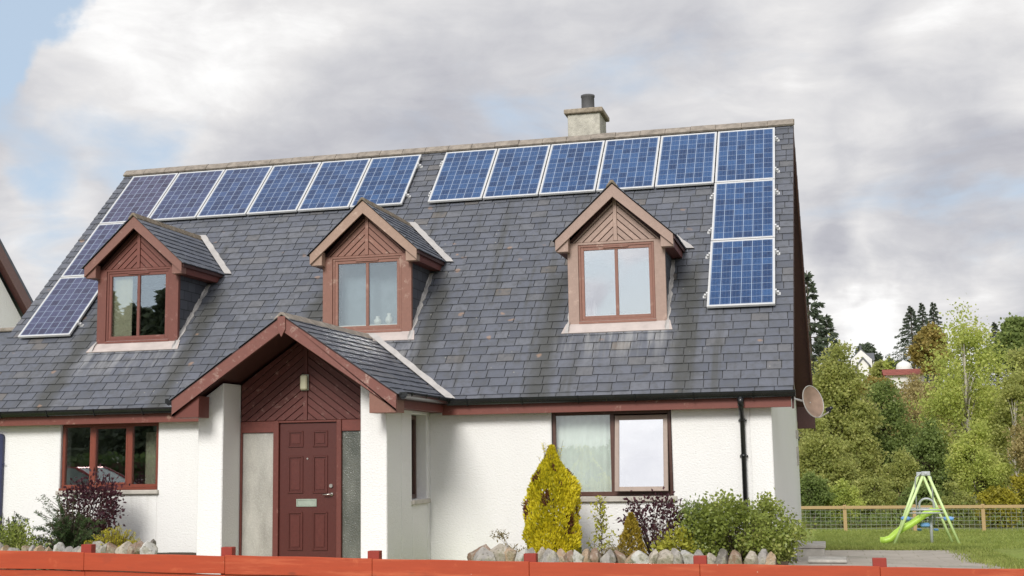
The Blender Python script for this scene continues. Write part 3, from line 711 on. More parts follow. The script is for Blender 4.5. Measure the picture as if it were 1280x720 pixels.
# ------------------------------------------------------------------ dormers
def dormer(cx, ms, mbarge, mwin, label, yface=.95, glass='glass', lift=0.0):
    T = .915; AN = math.atan(T); HW = .885; ZR = 5.545; FY0 = .75; ZE = ZR-T*HW
    d = MB()     # cheeks hung with slate
    for sg in (-1, 1):
        xa, xb = sorted((cx+sg*.650, cx+sg*.715))
        d.prism_x([(yface+.03, yface+.03+OFFZ-.03), (yface+.03, 4.62), (2.13, 4.62)], xa, xb)
    d.box(cx-.651, cx+.651, yface+.06, 2.12, 4.60, 4.619)
    root = hpart(d, 'dormer', M['cheek']); root['label'] = label
    def dp_(mb, name, mat, bevel=0, smooth=False): return hpart(mb, name, mat, root, bevel, smooth)
    for sg in (-1, 1):
        b_ = MB(); b_.box(*sorted((cx+sg*.575, cx+sg*.738)), yface-.02, yface+.05, 3.425, 4.68); dp_(b_, 'post', ms, .004)
    # pediment
    b_ = MB(); zb_ = 4.70
    for sg in (-1, 1):
        reg = [(cx+sg*.030, zb_), (cx+sg*.66, zb_), (cx+sg*.030, 5.30)]
        boards(b_, reg, -sg*R(43), .082, yface-.006, yface+.016, .012)
    b_.box(cx-.028, cx+.028, yface-.022, yface+.02, zb_, 5.35)
    b_.box(cx-.74, cx+.74, yface-.012, yface+.045, 4.662, 4.697)
    clp = dp_(b_, 'gable_cladding', ms, .003)
    b_ = MB(); b_.prism_y([(cx-.78, 4.66), (cx+.78, 4.66), (cx, ZR-.12)], yface+.02, yface+.05); hpart(b_, 'cladding_backing', M['soffit'], root)
    # window
    f = MB(); ring(f, cx-.572, cx+.572, 3.50, 4.658, yface-.004, yface+.05, .034, .034)
    ring(f, cx-.537, cx+.537, 3.535, 4.622, yface+.006, yface+.055, .045)
    f.box(cx-.024, cx+.024, yface+.010, yface+.055, 3.58, 4.577)
    f.box(cx-.58, cx+.58, yface-.03, yface+.02, 3.462, 3.498)
    f.box(cx-.19, cx+.19, yface-.012, yface+.004, 4.600, 4.622)
    wf = dp_(f, 'window_frame', mwin, .003)
    for a, b2 in ((cx-.492, cx-.024), (cx+.024, cx+.492)):
        p = MB(); p.box(a, b2, yface+.028, yface+.034, 3.58, 4.577); hpart(p, 'window_pane', M[glass], root)
    # bargeboards, eaves boxes, fascia
    for sg in (-1, 1):
        b_ = MB(); rake(b_, cx, ZR-.012, HW, T, .195, FY0, FY0+.032, sg, .16); hpart(b_, 'bargeboard', mbarge, root, .004)
        b_ = MB(); zz = ZR-.02-T*HW
        b_.prism_y([(cx+sg*(HW-.004), zz-.02), (cx+sg*(HW-.004), zz-.168), (cx+sg*(HW-.19), zz-.168), (cx+sg*(HW-.19), zz+.05)], FY0+.035, yface-.022)
        b_.use(b_.mats[0]) if b_.mats else None
        hpart(b_, 'eaves_box', mbarge, root, .004)
        b_ = MB(); b_.prism_x([(yface+.002, zz-.165), (yface+.002, zz-.03), (2.16, zz-.03), (2.02, zz-.165)], cx+sg*(HW-.01), cx+sg*(HW-.18)); hpart(b_, 'eaves_fascia', M['stain'], root, .003)
    # roof
    r_ = MB(); cA_, sA_ = math.cos(AN), math.sin(AN); L_ = (HW+.035)/cA_
    for sg in (-1, 1):
        O = Vector((cx+sg*(HW+.035), 0, ZR-T*(HW+.035))); es = Vector((-sg*cA_, 0, sA_)); en = Vector((sg*sA_, 0, cA_))
        slate_field(r_, O, (0, 1, 0), es, en, FY0-.035, 0, L_-.01, expo=.145, wid=.25, flip=sg, x1f=lambda s, O=O: yint(O.z+s*sA_)+.05)
    rf = hpart(r_, 'dormer_roof', M['slate_small'], root)
    k_ = MB()
    for sg in (-1, 1):
        A = Vector((cx, 0, ZR-.004)); B = Vector((cx+sg*(HW+.02), 0, ZR-.004-T*(HW+.02))); th = .06
        vs = [Vector((A.x, FY0+.036, A.z)), Vector((B.x, FY0+.036, B.z)), Vector((B.x, yint(B.z)+.12, B.z)), Vector((A.x, yint(A.z)+.12, A.z))]
        vs += [v-Vector((0, 0, th)) for v in vs]
        q_ = [(0,1,2,3),(7,6,5,4),(0,4,5,1),(1,5,6,2),(2,6,7,3),(3,7,4,0)]
        k_.add(vs, q_ if sg < 0 else [tuple(reversed(t_)) for t_ in q_])
    hpart(k_, 'dormer_soffit', M['soffit'], root)
    k_ = MB(); ridgecap(k_, cx, ZR+.010, FY0-.035, yint(ZR)+.06, T, .085, .40); hpart(k_, 'dormer_ridge', M['mortar'], root, .006)
    for sg in (-1, 1):
        v_ = MB(); valley(v_, cx, ZR+.02, HW+.07, T, sg, .12); dp_(v_, 'valley_flashing', M['lead'])
    # apron and cheek soakers
    E = Vector((0, -S2, S2))
    v_ = MB()
    a0 = Vector((cx-.83, .80, .80+OFFZ))+E*.034; b0 = Vector((cx+.83, .80, .80+OFFZ))+E*.034
    a1 = Vector((cx-.78, yface+.01, yface+.01+OFFZ))+E*.028; b1 = Vector((cx+.78, yface+.01, yface+.01+OFFZ))+E*.028
    lo0, lo1 = a0-E*.022, b0-E*.022
    v_.add([a0, b0, b1, a1, lo0, lo1], [(0, 1, 2, 3), (4, 5, 1, 0)])
    v_.box(cx-.575, cx+.575, yface-.004, yface+.02, 3.38, 3.505)
    dp_(v_, 'lead_apron', M['leadpink'])
    for sg in (-1, 1):
        v_ = MB(); n = 18; vs = []
        for i in range(n+1):
            y = .80+(2.0-.80)*i/n; xo = cx+sg*(.715+.012*math.sin(i*1.7)); c = Vector((xo, y, y+OFFZ))
            wv = .055+.012*math.sin(i*2.9+1)
            vs += [c+Vector((0, 0, .085)), c+E*.034+Vector((sg*.01, 0, 0)), c+E*.034+Vector((sg*wv, 0, 0)), c+E*.012+Vector((sg*wv, 0, 0))]
        q_ = [(i*4+k2, i*4+k2+1, i*4+k2+5, i*4+k2+4) for i in range(n) for k2 in range(3)]
        v_.add(vs, q_ if sg < 0 else [tuple(reversed(t_)) for t_ in q_]); dp_(v_, 'cheek_flashing', M['lead'])
    return root
def mat_cheek():
    m, g, b = newmat('slate_hung_cheek'); o = g.obj()
    x_, y_, z_ = g.sep(o); v = g.n('ShaderNodeCombineXYZ', X=y_, Y=z_).outputs[0]
    br = g.n('ShaderNodeTexBrick', {'offset': .5}, Vector=v, Scale=1.0, Mortar_Size=.006, Brick_Width=.26, Row_Height=.16, Color1=(.085, .092, .11, 1), Color2=(.06, .064, .08, 1), Mortar=(.012, .012, .014, 1))
    g.set(b, 'Base Color', br.outputs[0]); b.inputs['Roughness'].default_value = .6; g.set(b, 'Normal', g.bump(br.outputs[1], -.6, .01)); return m
M['cheek'] = mat_cheek()
d1 = dormer(DC[2], M['stain_d1'], M['barge_d1'], M['stain_d1'], 'left dormer with dark red-brown timber')
d2 = dormer(DC[1], M['stain_mid'], M['barge_d2'], M['stain_mid'], 'middle dormer above the porch with tan bargeboards', glass='glass_mid')
d3 = dormer(DC[0], M['stain_pale'], M['stain_pale'], M['stain_mid'], 'right dormer with faded pinkish-brown timber', glass='glass_hi')
folds(DC[2]-.56, DC[2]-.16, 3.5, 4.65, 1.04, 'cream', d1, 3, .006)
p = MB(); p.add([(DC[1]-.56, 1.35, 3.4), (DC[1]+.56, 1.35, 3.4), (DC[1]+.56, 1.35, 4.62), (DC[1]-.56, 1.35, 4.62)], [(0, 1, 2, 3)]); p.box(DC[1]-.56, DC[1]-.10, 1.28, 1.3, 3.5, 4.6); hpart(p, 'pale_backing', M['inwall'], d2)  # pale room panels added behind the pane; the nearer brightens its left

# little ornaments on the inner sills
for cx_, dx_, hh_, lb in ((DC[1], .14, .13, 'small white vase on the middle dormer sill, left of a rounder one'), (DC[1], .33, .17, 'rounder white vase at the right of the middle dormer sill'), (DC[0], -.36, .22, 'narrow white ornament on the right dormer sill')):
    m_ = MB(); rr_ = .035 if dx_ < 0 else .062
    m_.lathe((0, 0, 0), [(rr_*.6, 0), (rr_, hh_*.3), (rr_*.95, hh_*.55), (rr_*.45, hh_*.8), (rr_*.55, hh_)], 18)
    o = m_.build('ornament', M['white'], None, 0, True); o.location = (cx_+dx_, 1.05, 3.60); tag(o, lb, 'ornament')
for cx_ in (DC[0], DC[1]):
    m_ = MB(); m_.box(cx_-.6, cx_+.6, .99, 1.12, 3.56, 3.598); hpart(m_, 'inner_sill', M['white'], d3 if cx_ == DC[0] else d2)

# dark panel of unknown use, far left of the front wall
sh = MB(); rr_ = .06; X0, X1, Z0, Z1 = -12.55, -11.99, .55, 2.0
poly = [(X0, Z0), (X1, Z0)] + [(X1-rr_+rr_*math.cos(t), Z1-rr_+rr_*math.sin(t)) for t in np.linspace(0, PI/2, 6)] + [(X0+rr_-rr_*math.cos(t), Z1-rr_+rr_*math.sin(t)) for t in np.linspace(PI/2, 0, 6)]
sh.prism_y(poly, -.06, -.003); sh.tube([(X1-.01, -.04, 1.52), (X1+.05, -.05, 1.525)], .008, 6)
shp = hpart(sh, 'dark_panel', M['neigh_blue'], None, .006)
# vent covers on the gable
vt = MB(); yv = 8.6
vt.box(XG(yv)-.01, XG(yv)+.04, yv-.1, yv+.15, 1.25, 1.62); vt.box(XG(yv)-.01, XG(yv)+.05, yv-.1, yv+.1, 1.78, 1.95); hpart(vt, 'vent_cover', M['concrete'], None, .004)

# ------------------------------------------------------------------ solar panels
PT = 7.1857                                # z of the top of the panel tops plane at y = YP
PW_, PH_ = .99, 1.65
pan = empty('solar_panel', (0, 0, 0), '', 'solar panel')
fr = MB(); t = .032; hh = .04
fr.box(-PW_/2, -PW_/2+t, -PH_/2, PH_/2, -hh, 0); fr.box(PW_/2-t, PW_/2, -PH_/2, PH_/2, -hh, 0)
fr.box(-PW_/2+t, PW_/2-t, PH_/2-t, PH_/2, -hh, 0); fr.box(-PW_/2+t, PW_/2-t, -PH_/2, -PH_/2+t, -hh, 0)
fr.build('frame', M['alu'], pan, .003)
ce = MB(); ce.box(-PW_/2+t, PW_/2-t, -PH_/2+t, PH_/2-t, -.012, -.004); ce.build('cells', M['cells'], pan)
rl = MB()
for yy in (-.45, .45): rl.box(-PW_/2-.004, PW_/2+.004, yy-.02, yy+.02, -.078, -.042)
rl.build('rail', M['alu'], pan)
clampm = MB(); clampm.box(0, .055, -.02, .02, -.075, -.030); clampm.box(-.006, .022, -.018, .018, -.030, .006); clampm.box(.03, .075, -.03, .03, -.096, -.074)
clm = None
def put_panel(first, cxp, s, label, clamps=(), sheen_tint=0.0):
    global clm
    if first: o = pan
    else:
        o = pan.copy(); COL.objects.link(o)
        for chd in list(pan.children):
            if chd.name.startswith('mounting'): continue
            c = chd.copy(); COL.objects.link(c); c.parent = o
    yc = 4.5513-(s+PH_/2)*S2; zc = 7.1857-(s+PH_/2)*S2
    o.location = (cxp, yc, zc); o.rotation_euler = (R(45), 0, 0); tag(o, label, 'solar panel', 'solar panels on the slate roof')
    for c in o.children:
        if c.name.startswith('cells'): c['sheen_tint'] = float(sheen_tint)
    for sd in clamps:
        for yy in (-.5, .5):
            if clm is None: c = clampm.build('mounting_clamp', M['alu'], o); clm = c
            else: c = clm.copy(); COL.objects.link(c); c.parent = o
            c.location = (sd*PW_/2, yy, 0); c.rotation_euler = (0, 0, 0 if sd > 0 else PI)
ORD = ['first', 'second', 'third', 'fourth', 'fifth', 'sixth']
first = True
for i in range(6):
    xr = -1.01*i
    lb = 'blue solar panel at the top of the right-hand column by the right verge' if i == 0 else \
         'blue solar panel in the right-hand row, %s from the right verge, below the ridge' % ORD[i] if i < 5 else \
         'blue solar panel at the left end of the right-hand row, beside the bare slate gap'
    put_panel(first, xr-PW_/2, 0, lb, (1,) if i == 0 else ((-1,) if i == 5 else ())); first = False
put_panel(False, -PW_/2-.003, 1.67, 'blue solar panel in the middle of the right-hand column of three', (1, -1))
put_panel(False, -PW_/2-.006, 3.34, 'blue solar panel at the foot of the right-hand column, right of the faded dormer', (1, -1))
for i in range(6):
    xr = -6.06-.4653-1.01*i
    lb = 'blue solar panel at the right end of the left-hand row, beside the bare slate gap' if i == 0 else \
         'purplish-sheened solar panel at the left end of the roof, top of the left-hand column' if i == 5 else \
         'blue solar panel in the left-hand row, %s from the left end, under the ridge' % ORD[5-i]
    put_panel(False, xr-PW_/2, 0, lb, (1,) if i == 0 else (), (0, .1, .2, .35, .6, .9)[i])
xr = -6.06-.4653-5.05
put_panel(False, xr-PW_/2, 1.67, 'purplish-sheened solar panel partly behind the left dormer roof, middle of its column', (1,), .8)
put_panel(False, xr-PW_/2, 3.34, 'purplish-sheened solar panel left of the red-brown dormer, lowest of its column', (1,), .8)

# satellite dish
dc = at(1016.5, 502, 1.1)
dish = empty('satellite_dish', (XG(1.1), 1.1, dc.z), 'rust-tinted oval satellite dish on a bracket at the right gable', 'satellite dish')
nrm = Vector((.66, -.70, .25)).normalized(); sx_ = nrm.cross(Vector((0, 0, 1))).normalized(); sy_ = sx_.cross(nrm)
base = Vector(dish.location)
def dpart(mb, name, mat, smooth=True):
    o = mb.build(name, mat, dish, 0, smooth); o.location = -base; return o
m_ = MB(); n = 28; rings_ = 7; vs = []
for side in (0, 1):
    for i in range(rings_+1):
        rr_ = i/rings_
        for k in range(n):
            a = 2*PI*k/n; q_ = dc+sx_*(.185*rr_*math.cos(a))+sy_*(.235*rr_*math.sin(a))+nrm*(.055*rr_*rr_-.055-(.008 if side else 0)); vs.append(q_)
fsx = []
for side in (0, 1):
    o_ = side*(rings_+1)*n
    for i in range(rings_):
        for k in range(n):
            q_ = (o_+i*n+k, o_+i*n+(k+1) % n, o_+(i+1)*n+(k+1) % n, o_+(i+1)*n+k); fsx.append(q_ if side == 0 else tuple(reversed(q_)))
m_.add(vs, fsx); dpart(m_, 'reflector', M['dish'])
m_ = MB(); m_.tube([dc+sx_*(.186*math.cos(a))+sy_*(.236*math.sin(a)) for a in np.linspace(0, 2*PI, 33)], .008, 6, False); dpart(m_, 'rim', M['dishrim'])
lnb = dc-sy_*.20+nrm*.30+sx_*.02
m_ = MB(); m_.tube([dc-sy_*.23-nrm*.02, dc-sy_*.255+nrm*.06, lnb-sy_*.035], .010, 8); dpart(m_, 'feed_arm', M['dishrim'])
m_ = MB(); m_.tube([lnb-nrm*.05, lnb+nrm*.055], [.032, .022], 12); m_.tube([lnb, lnb-sy_*.05], .016, 8); dpart(m_, 'receiver', M['black'])
m_ = MB(); m_.tube([(XG(1.1)-.02, 1.1, dc.z+.08), (XG(1.1)+.2, 1.12, dc.z+.07), dc-nrm*.06], .014, 8); m_.box(XG(1.1)-.005, XG(1.1)+.012, 1.02, 1.18, dc.z-.02, dc.z+.18); dpart(m_, 'bracket', M['alu'])

# ------------------------------------------------------------------ front garden: stones, plants
FY = -4.2
fposts = [at(px, 690, FY).x for px in (105, 281, 465, 661, 874, 1099)]
sp_ = fposts[1]-fposts[0]
fposts = [fposts[0]-sp_*1.0, *fposts, fposts[-1]+1.79, fposts[-1]+3.58]
def railz(x_): return interp(x_, [-11, -8.9, -3.4, 2.6, 5], [.53, .496, .403, .342, .318])
fence = empty('fence', (fposts[3], FY, gz(0, FY)), 'orange-red stained timber fence with square posts along the front', 'fence')
fb_ = Vector(fence.location)
def fpart(mb, name, mat, bevel=.004):
    o = mb.build(name, mat, fence, bevel); o.location = -fb_; return o
for i, xp in enumerate(fposts):
    m_ = MB(); hp = .068; zt_ = railz(xp)+.085+random.uniform(-.008, .008); m_.obox((xp, FY+.09, (zt_-.7)/2), (hp, 0, 0), (0, .05, 0), (0, 0, (zt_+.7)/2)); fpart(m_, 'post', M['fence_post'])
for i in range(len(fposts)-1):
    for k, (dt, hgt, yy) in enumerate(((0, .205, 0), (.213, .15, .03), (.395, .15, .03))):
        a, b_ = fposts[i]+.002, fposts[i+1]-.002; za, zb_ = railz(a)-dt, railz(b_)-dt
        m_ = MB(); N = 8
        jig = random.uniform(-.006, .006)
        for s0 in range(1):
            pl = [(a+(b_-a)*q_/N, za+(zb_-za)*q_/N+.003*math.sin(q_*1.3+i)+jig) for q_ in range(N+1)] + [(b_-(b_-a)*q_/N, zb_+(za-zb_)*q_/N-hgt+.004*math.sin(q_*.9+i*2)) for q_ in range(N+1)]
            m_.prism_y(pl, FY+yy, FY+yy+.028)
        fpart(m_, 'rail' if k == 0 else 'lower_board', M['fence'])

def mat_stone():
    m, g, b = newmat('field_stone'); o = g.obj(); inf = g.n('ShaderNodeObjectInfo')
    base = g.n('ShaderNodeAttribute', {'attribute_type': 'OBJECT', 'attribute_name': 'tone'}).outputs[0]
    nz = g.noise(o, 9, 7, .7)
    c = g.mix(g.sstep(nz, .42, .68), base, g.mix(.55, base, (.62, .58, .52)))
    c = g.mix(g.math('MULTIPLY', g.sstep(g.noise(o, 24, 5, .7), .52, .66), .55), c, (.10, .095, .085))
    moss = g.math('MULTIPLY', g.sstep(g.noise(o, 5.5, 6, .7), .50, .64), .45)
    c = g.mix(moss, c, (.16, .155, .07))
    g.set(b, 'Base Color', c); b.inputs['Roughness'].default_value = .85
    g.set(b, 'Normal', g.bump(g.noise(o, 30, 6, .75), .6, .02)); return m
M['stone'] = mat_stone()
TONES = {'grey': (.33, .31, .29), 'white': (.52, .51, .48), 'tan': (.40, .29, .19), 'brown': (.27, .18, .125), 'dark': (.16, .145, .125), 'beige': (.44, .39, .32)}
def stone(px0, px1, tone, ytop, label, Y=-1.6, tilt=0):
    a, b_ = at(px0, 695, Y).x, at(px1, 695, Y).x; zt_ = at((px0+px1)/2, ytop, Y).z
    wd = (b_-a); hgt = .255+random.uniform(-.035, .035)
    bm = bmesh.new(); bmesh.ops.create_icosphere(bm, subdivisions=4, radius=1)
    off = Vector((random.uniform(-50, 50), random.uniform(-50, 50), 3))
    cuts_ = []
    for k in range(13):
        th = random.uniform(0, 2*PI); ph = random.uniform(-.7, 1.1); cuts_.append((Vector((math.cos(th)*math.cos(ph), math.sin(th)*math.cos(ph), math.sin(ph))), random.uniform(.52, .86)))
    for v in bm.verts:
        p_ = v.co.copy()
        for n_, d_ in cuts_:
            e = p_.dot(n_)-d_
            if e > 0: p_ -= n_*e*.95
        p_ *= 1+.10*mnoise.noise(p_*1.6+off)+.045*mnoise.noise(p_*4.5+off)
        v.co = Vector((p_.x*wd*.70, p_.y*.15, p_.z*hgt*.66))
    me = bpy.data.meshes.new('stone'); bm.to_mesh(me); bm.free(); me.materials.append(M['stone'])
    me.polygons.foreach_set('use_smooth', [True]*len(me.polygons)); me.set_sharp_from_angle(angle=R(16))
    o = link('stone', me); o.location = ((a+b_)/2, Y+random.uniform(-.03, .03), zt_-hgt*.47); o.rotation_euler = (random.uniform(-.12, .12), tilt+random.uniform(-.45, .45), random.uniform(-.3, .3))
    t_ = TONES[tone]; k = random.uniform(.88, 1.12); k *= .88; o['tone'] = [t_[0]*k, t_[1]*k, t_[2]*k]
    return tag(o, label, 'stone', 'stones edging the flower beds')
LEFT = [(-6, 8, 'grey', 681), (6, 13, 'tan', 684), (13, 27, 'grey', 684), (26, 39, 'tan', 681), (38, 45, 'grey', 685), (44, 57, 'tan', 684), (56, 66, 'tan', 683), (69, 82, 'white', 682), (81, 93, 'grey', 686), (91, 102, 'grey', 684), (101, 115, 'beige', 684), (113, 131, 'grey', 680), (129, 137, 'grey', 680), (136, 149, 'brown', 680), (150, 165, 'beige', 679), (164, 171.5, 'brown', 679), (171, 181, 'brown', 678), (180, 191.5, 'white', 679)]
for i, (a, b_, tn, yt) in enumerate(LEFT):
    nw = {'grey': 'grey', 'tan': 'tan', 'white': 'whitish', 'brown': 'brown', 'beige': 'pale beige', 'dark': 'dark'}[tn]
    lb = '%s stone in the left bed edging, number %d counting from its right end' % (nw, len(LEFT)-i) if i < len(LEFT)-1 else 'whitish upright stone at the right end of the left bed edging'
    stone(a, b_, tn, yt, lb)
o = stone(186, 194, 'dark', 678, 'dark stone tucked behind the end of the left bed edging', -1.42)
RIGHT = [(584, 616, 'brown', 684.5, -1.5), (597, 617, 'grey', 688, -1.68), (612, 633, 'beige', 683, -1.6), (628, 648, 'tan', 688, -1.55), (643, 658, 'white', 687, -1.66), (655, 670, 'grey', 689, -1.6), (668, 681, 'beige', 689, -1.6), (677, 698, 'grey', 688.5, -1.66), (694.5, 708, 'tan', 690, -1.6), (705.5, 720, 'brown', 690, -1.6), (716.5, 732, 'white', 689, -1.66), (727, 740, 'tan', 690, -1.6), (737, 754, 'brown', 688, -1.6), (753, 772, 'grey', 688.5, -1.64), (770, 784, 'brown', 690, -1.6), (781, 794, 'tan', 689, -1.62), (792, 811, 'white', 689, -1.66), (810, 825, 'beige', 688.5, -1.6), (823, 842, 'beige', 689, -1.62), (840, 855, 'grey', 688.5, -1.6), (852, 870, 'white', 688, -1.66), (868, 883, 'grey', 691, -1.6), (882, 894, 'beige', 692, -1.6), (893, 910, 'dark', 691, -1.58), (910, 927, 'brown', 691, -1.6), (929, 945, 'beige', 688, -1.62), (943, 959, 'grey', 690, -1.6), (956, 969, 'tan', 692, -1.62)]
for i, (a, b_, tn, yt, Y) in enumerate(RIGHT):
    nw = {'grey': 'grey', 'tan': 'tan', 'white': 'whitish', 'brown': 'brown', 'beige': 'pale beige', 'dark': 'dark'}[tn]
    lb = 'large brown-grey stone at the left end of the right bed edging' if i == 0 else '%s stone in the right bed edging, number %d counting from its left end' % (nw, i+1)
    stone(a, b_, tn, yt, lb, Y, random.uniform(-.2, .2))
m_ = MB()
for xa, xb in ((-12.3, -8.35), (-4.0, .1)):
    xsq = np.linspace(xa, xb, 24); ysq = np.linspace(-1.66, -.02, 8)
    o_ = len(m_.v)
    for yy in ysq:
        for x_ in xsq: m_.v.append((x_, yy, .16+.05*mnoise.noise(Vector((x_*3, yy*3, 0))) - (.25 if yy < -1.6 else 0)))
    for j in range(7):
        for i in range(23): m_.f.append((o_+j*24+i, o_+j*24+i+1, o_+(j+1)*24+i+1, o_+(j+1)*24+i)); m_.mi.append(0)
tag(m_.build('soil', M['soil'], smooth=True), kind='structure')

# ---- foliage
def leaf_mesh(name, pts, size, mat, parent, asp=.5, dirs=None, spread=1.0, fold=.25):
    """many separate leaf blades (two bent quads each would be wasteful: one kite each)"""
    pts = np.asarray(pts, float); n = len(pts)
    sz = size*RNG.uniform(.65, 1.3, n)[:, None]
    d = RNG.normal(size=(n, 3))*spread
    if dirs is not None: d = d+dirs
    d /= np.linalg.norm(d, axis=1)[:, None]+1e-9
    q = RNG.normal(size=(n, 3)); q[:, 2] *= .6; s = np.cross(d, q); s /= np.linalg.norm(s, axis=1)[:, None]+1e-9
    nn = np.cross(d, s)
    v0 = pts; v1 = pts+d*sz*.5+s*sz*asp*.5+nn*sz*fold*.3; v2 = pts+d*sz; v3 = pts+d*sz*.5-s*sz*asp*.5+nn*sz*fold*.3
    V = np.stack([v0, v1, v2, v3], 1).reshape(-1, 3)
    me = bpy.data.meshes.new(name); me.vertices.add(4*n); me.vertices.foreach_set('co', V.ravel())
    me.loops.add(4*n); me.loops.foreach_set('vertex_index', np.arange(4*n))
    me.polygons.add(n); me.polygons.foreach_set('loop_start', np.arange(0, 4*n, 4)); me.polygons.foreach_set('loop_total', np.full(n, 4))
    me.materials.append(mat); me.update(calc_edges=True); me.validate()
    return link(name, me, parent)
L_ = {}
L_['gold'] = mat_leaf('golden_conifer', [(.34, .32, .018), (.62, .54, .022), (.78, .67, .035), (.86, .76, .09)], .42)
L_['goldbrown'] = mat_leaf('browned_conifer', [(.10, .035, .02), (.16, .06, .03)], .15)
L_['dwarf'] = mat_leaf('dwarf_golden_conifer', [(.18, .12, .02), (.34, .25, .03), (.46, .36, .05)], .25)
L_['purple'] = mat_leaf('purple_leaves', [(.030, .010, .016), (.060, .018, .028), (.105, .035, .045)], .25)
L_['shrub'] = mat_leaf('glossy_green_shrub', [(.09, .12, .022), (.19, .24, .045), (.30, .36, .080), (.42, .43, .13)], .38, .4, .5)
L_['lime'] = mat_leaf('yellow_green_leaves', [(.22, .24, .03), (.42, .42, .06), (.52, .48, .08)], .35)
L_['heath'] = mat_leaf('yellow_heather', [(.30, .27, .02), (.52, .46, .03), (.66, .58, .06)], .3)
L_['fir'] = mat_leaf('dark_fir', [(.030, .055, .022), (.060, .105, .035), (.12, .17, .060)], .25)
L_['dry'] = mat_leaf('dry_seed_heads', [(.20, .16, .08), (.33, .28, .15)], .3)
L_['olive'] = mat_leaf('olive_tree', [(.165, .195, .055), (.27, .305, .085), (.40, .425, .13), (.52, .51, .19)], .5)
L_['green'] = mat_leaf('mid_green_tree', [(.11, .155, .048), (.20, .265, .078), (.31, .37, .12)], .47)
L_['birchl'] = mat_leaf('yellow_green_tree', [(.24, .30, .070), (.38, .45, .105), (.51, .56, .15), (.62, .62, .21)], .5)
L_['autumn'] = mat_leaf('autumn_brown_tree', [(.16, .14, .038), (.30, .25, .070), (.44, .33, .10)], .42)
L_['tan'] = mat_leaf('dry_tan_shrub', [(.21, .18, .065), (.36, .30, .125), (.52, .43, .21)], .42)
L_['spruce'] = mat_leaf('spruce', [(.055, .075, .052), (.090, .118, .076), (.135, .165, .105)], .3)
L_['yellow'] = mat_leaf('yellow_shrub', [(.17, .16, .02), (.33, .30, .03), (.46, .40, .05)], .35)

def plant(name, label, cat, loc, group=None): return empty(name, loc, label, cat, group)
def in_local(pts, base): return np.asarray(pts)-np.asarray(base)
def stems(parent, base_pts, mat=None, r=.008, name='stem', n=5):
    m_ = MB()
    for path in base_pts:
        k = len(path); m_.tube(path, [r*(1-.75*i/(k-1)) for i in range(k)], n)
    return m_.build(name, mat or M['twig'], parent, 0, True)

# golden conifer: upright sprays over a flame-shaped body
def flame(o, h, rad, n, mat, sz, prof, brown=None):
    t = RNG.uniform(0, 1, n)**1.15; a = RNG.uniform(0, 2*PI, n)
    rr = np.interp(t, [p_[0] for p_ in prof], [p_[1] for p_ in prof])*rad
    lump = 1+.10*np.sin(a*3+t*11)+.08*np.sin(a*5-t*17)+.05*np.sin(a*9+t*31)
    dep = RNG.uniform(0, 1, n)**2.2*.40
    r_ = rr*lump*(1-dep); pts = np.stack([r_*np.cos(a), r_*np.sin(a), t*h], 1)
    dirs = np.stack([np.cos(a)*.75, np.sin(a)*.75, np.full(n, 1.5)], 1)
    if brown is not None:
        nb = np.array([mnoise.noise(Vector((math.cos(x_)*2.2, math.sin(x_)*2.2+5, y_*4.5))) for x_, y_ in zip(a, t)]); mk = (nb > .26) & (t > .25)
        leaf_mesh('browned_foliage', pts[mk], sz*.9, brown, o, .45, dirs[mk], .55)
        pts, dirs = pts[~mk], dirs[~mk]
    leaf_mesh('foliage', pts, sz, mat, o, .45, dirs, .55)
def feather(o, shoots, mat, ndl=.032, per=110, name='foliage'):
    pts, dirs, pth = [], [], []
    for (a, b_, c_) in shoots:
        a, b_, c_ = map(np.array, (a, b_, c_)); pth.append([tuple(a), tuple(b_), tuple(c_)])
        for t_ in RNG.uniform(.12, 1, per):
            p_ = (1-t_)**2*a+2*t_*(1-t_)*b_+t_*t_*c_; dv = 2*(1-t_)*(b_-a)+2*t_*(c_-b_); dv = dv/np.linalg.norm(dv)
            pts.append(p_); s_ = RNG.normal(size=3); s_ -= dv*s_.dot(dv); s_ /= np.linalg.norm(s_); dirs.append(dv*.7+s_)
    leaf_mesh(name, pts, ndl, mat, o, .22, np.array(dirs), .12, .05); stems(o, pth, M['twig'], .006)
b0 = at(692, 695, -1.15); b0.z = .12
o = plant('golden_conifer', 'tall golden-yellow flame-shaped conifer in front of the curtained window', 'conifer', b0)
PROF = [(0, .92), (.15, .98), (.5, 1.0), (.63, .95), (.72, .78), (.80, .52), (.88, .24), (1, .02)]
flame(o, 1.50, .335, 24000, L_['gold'], .046, PROF, L_['goldbrown'])
feather(o, [((0, 0, .9), (.05*math.cos(k*2.4), .05*math.sin(k*2.4), 1.1), (.05*math.cos(k*2.4)+.16*random.uniform(.2, 1)*math.cos(k*2.4), .1*math.sin(k*2.4), random.uniform(1.15, 1.6))) for k in range(34)], L_['gold'], .034, 40, 'top_shoots'); stems(o, [[(0, 0, -.1), (.01, 0, .5), (0, .01, 1.3)]], M['bark'], .035, 'trunk')
b0 = at(790, 690, -1.3); b0.z = .15
o = plant('dwarf_conifer', 'small golden-brown cone-shaped dwarf conifer behind the stones', 'conifer', b0)
flame(o, .60, .165, 3200, L_['dwarf'], .040, [(0, .95), (.2, 1), (.5, .75), (.8, .38), (1, .05)]); stems(o, [[(0, 0, -.1), (0, 0, .5)]], M['bark'], .02, 'trunk')

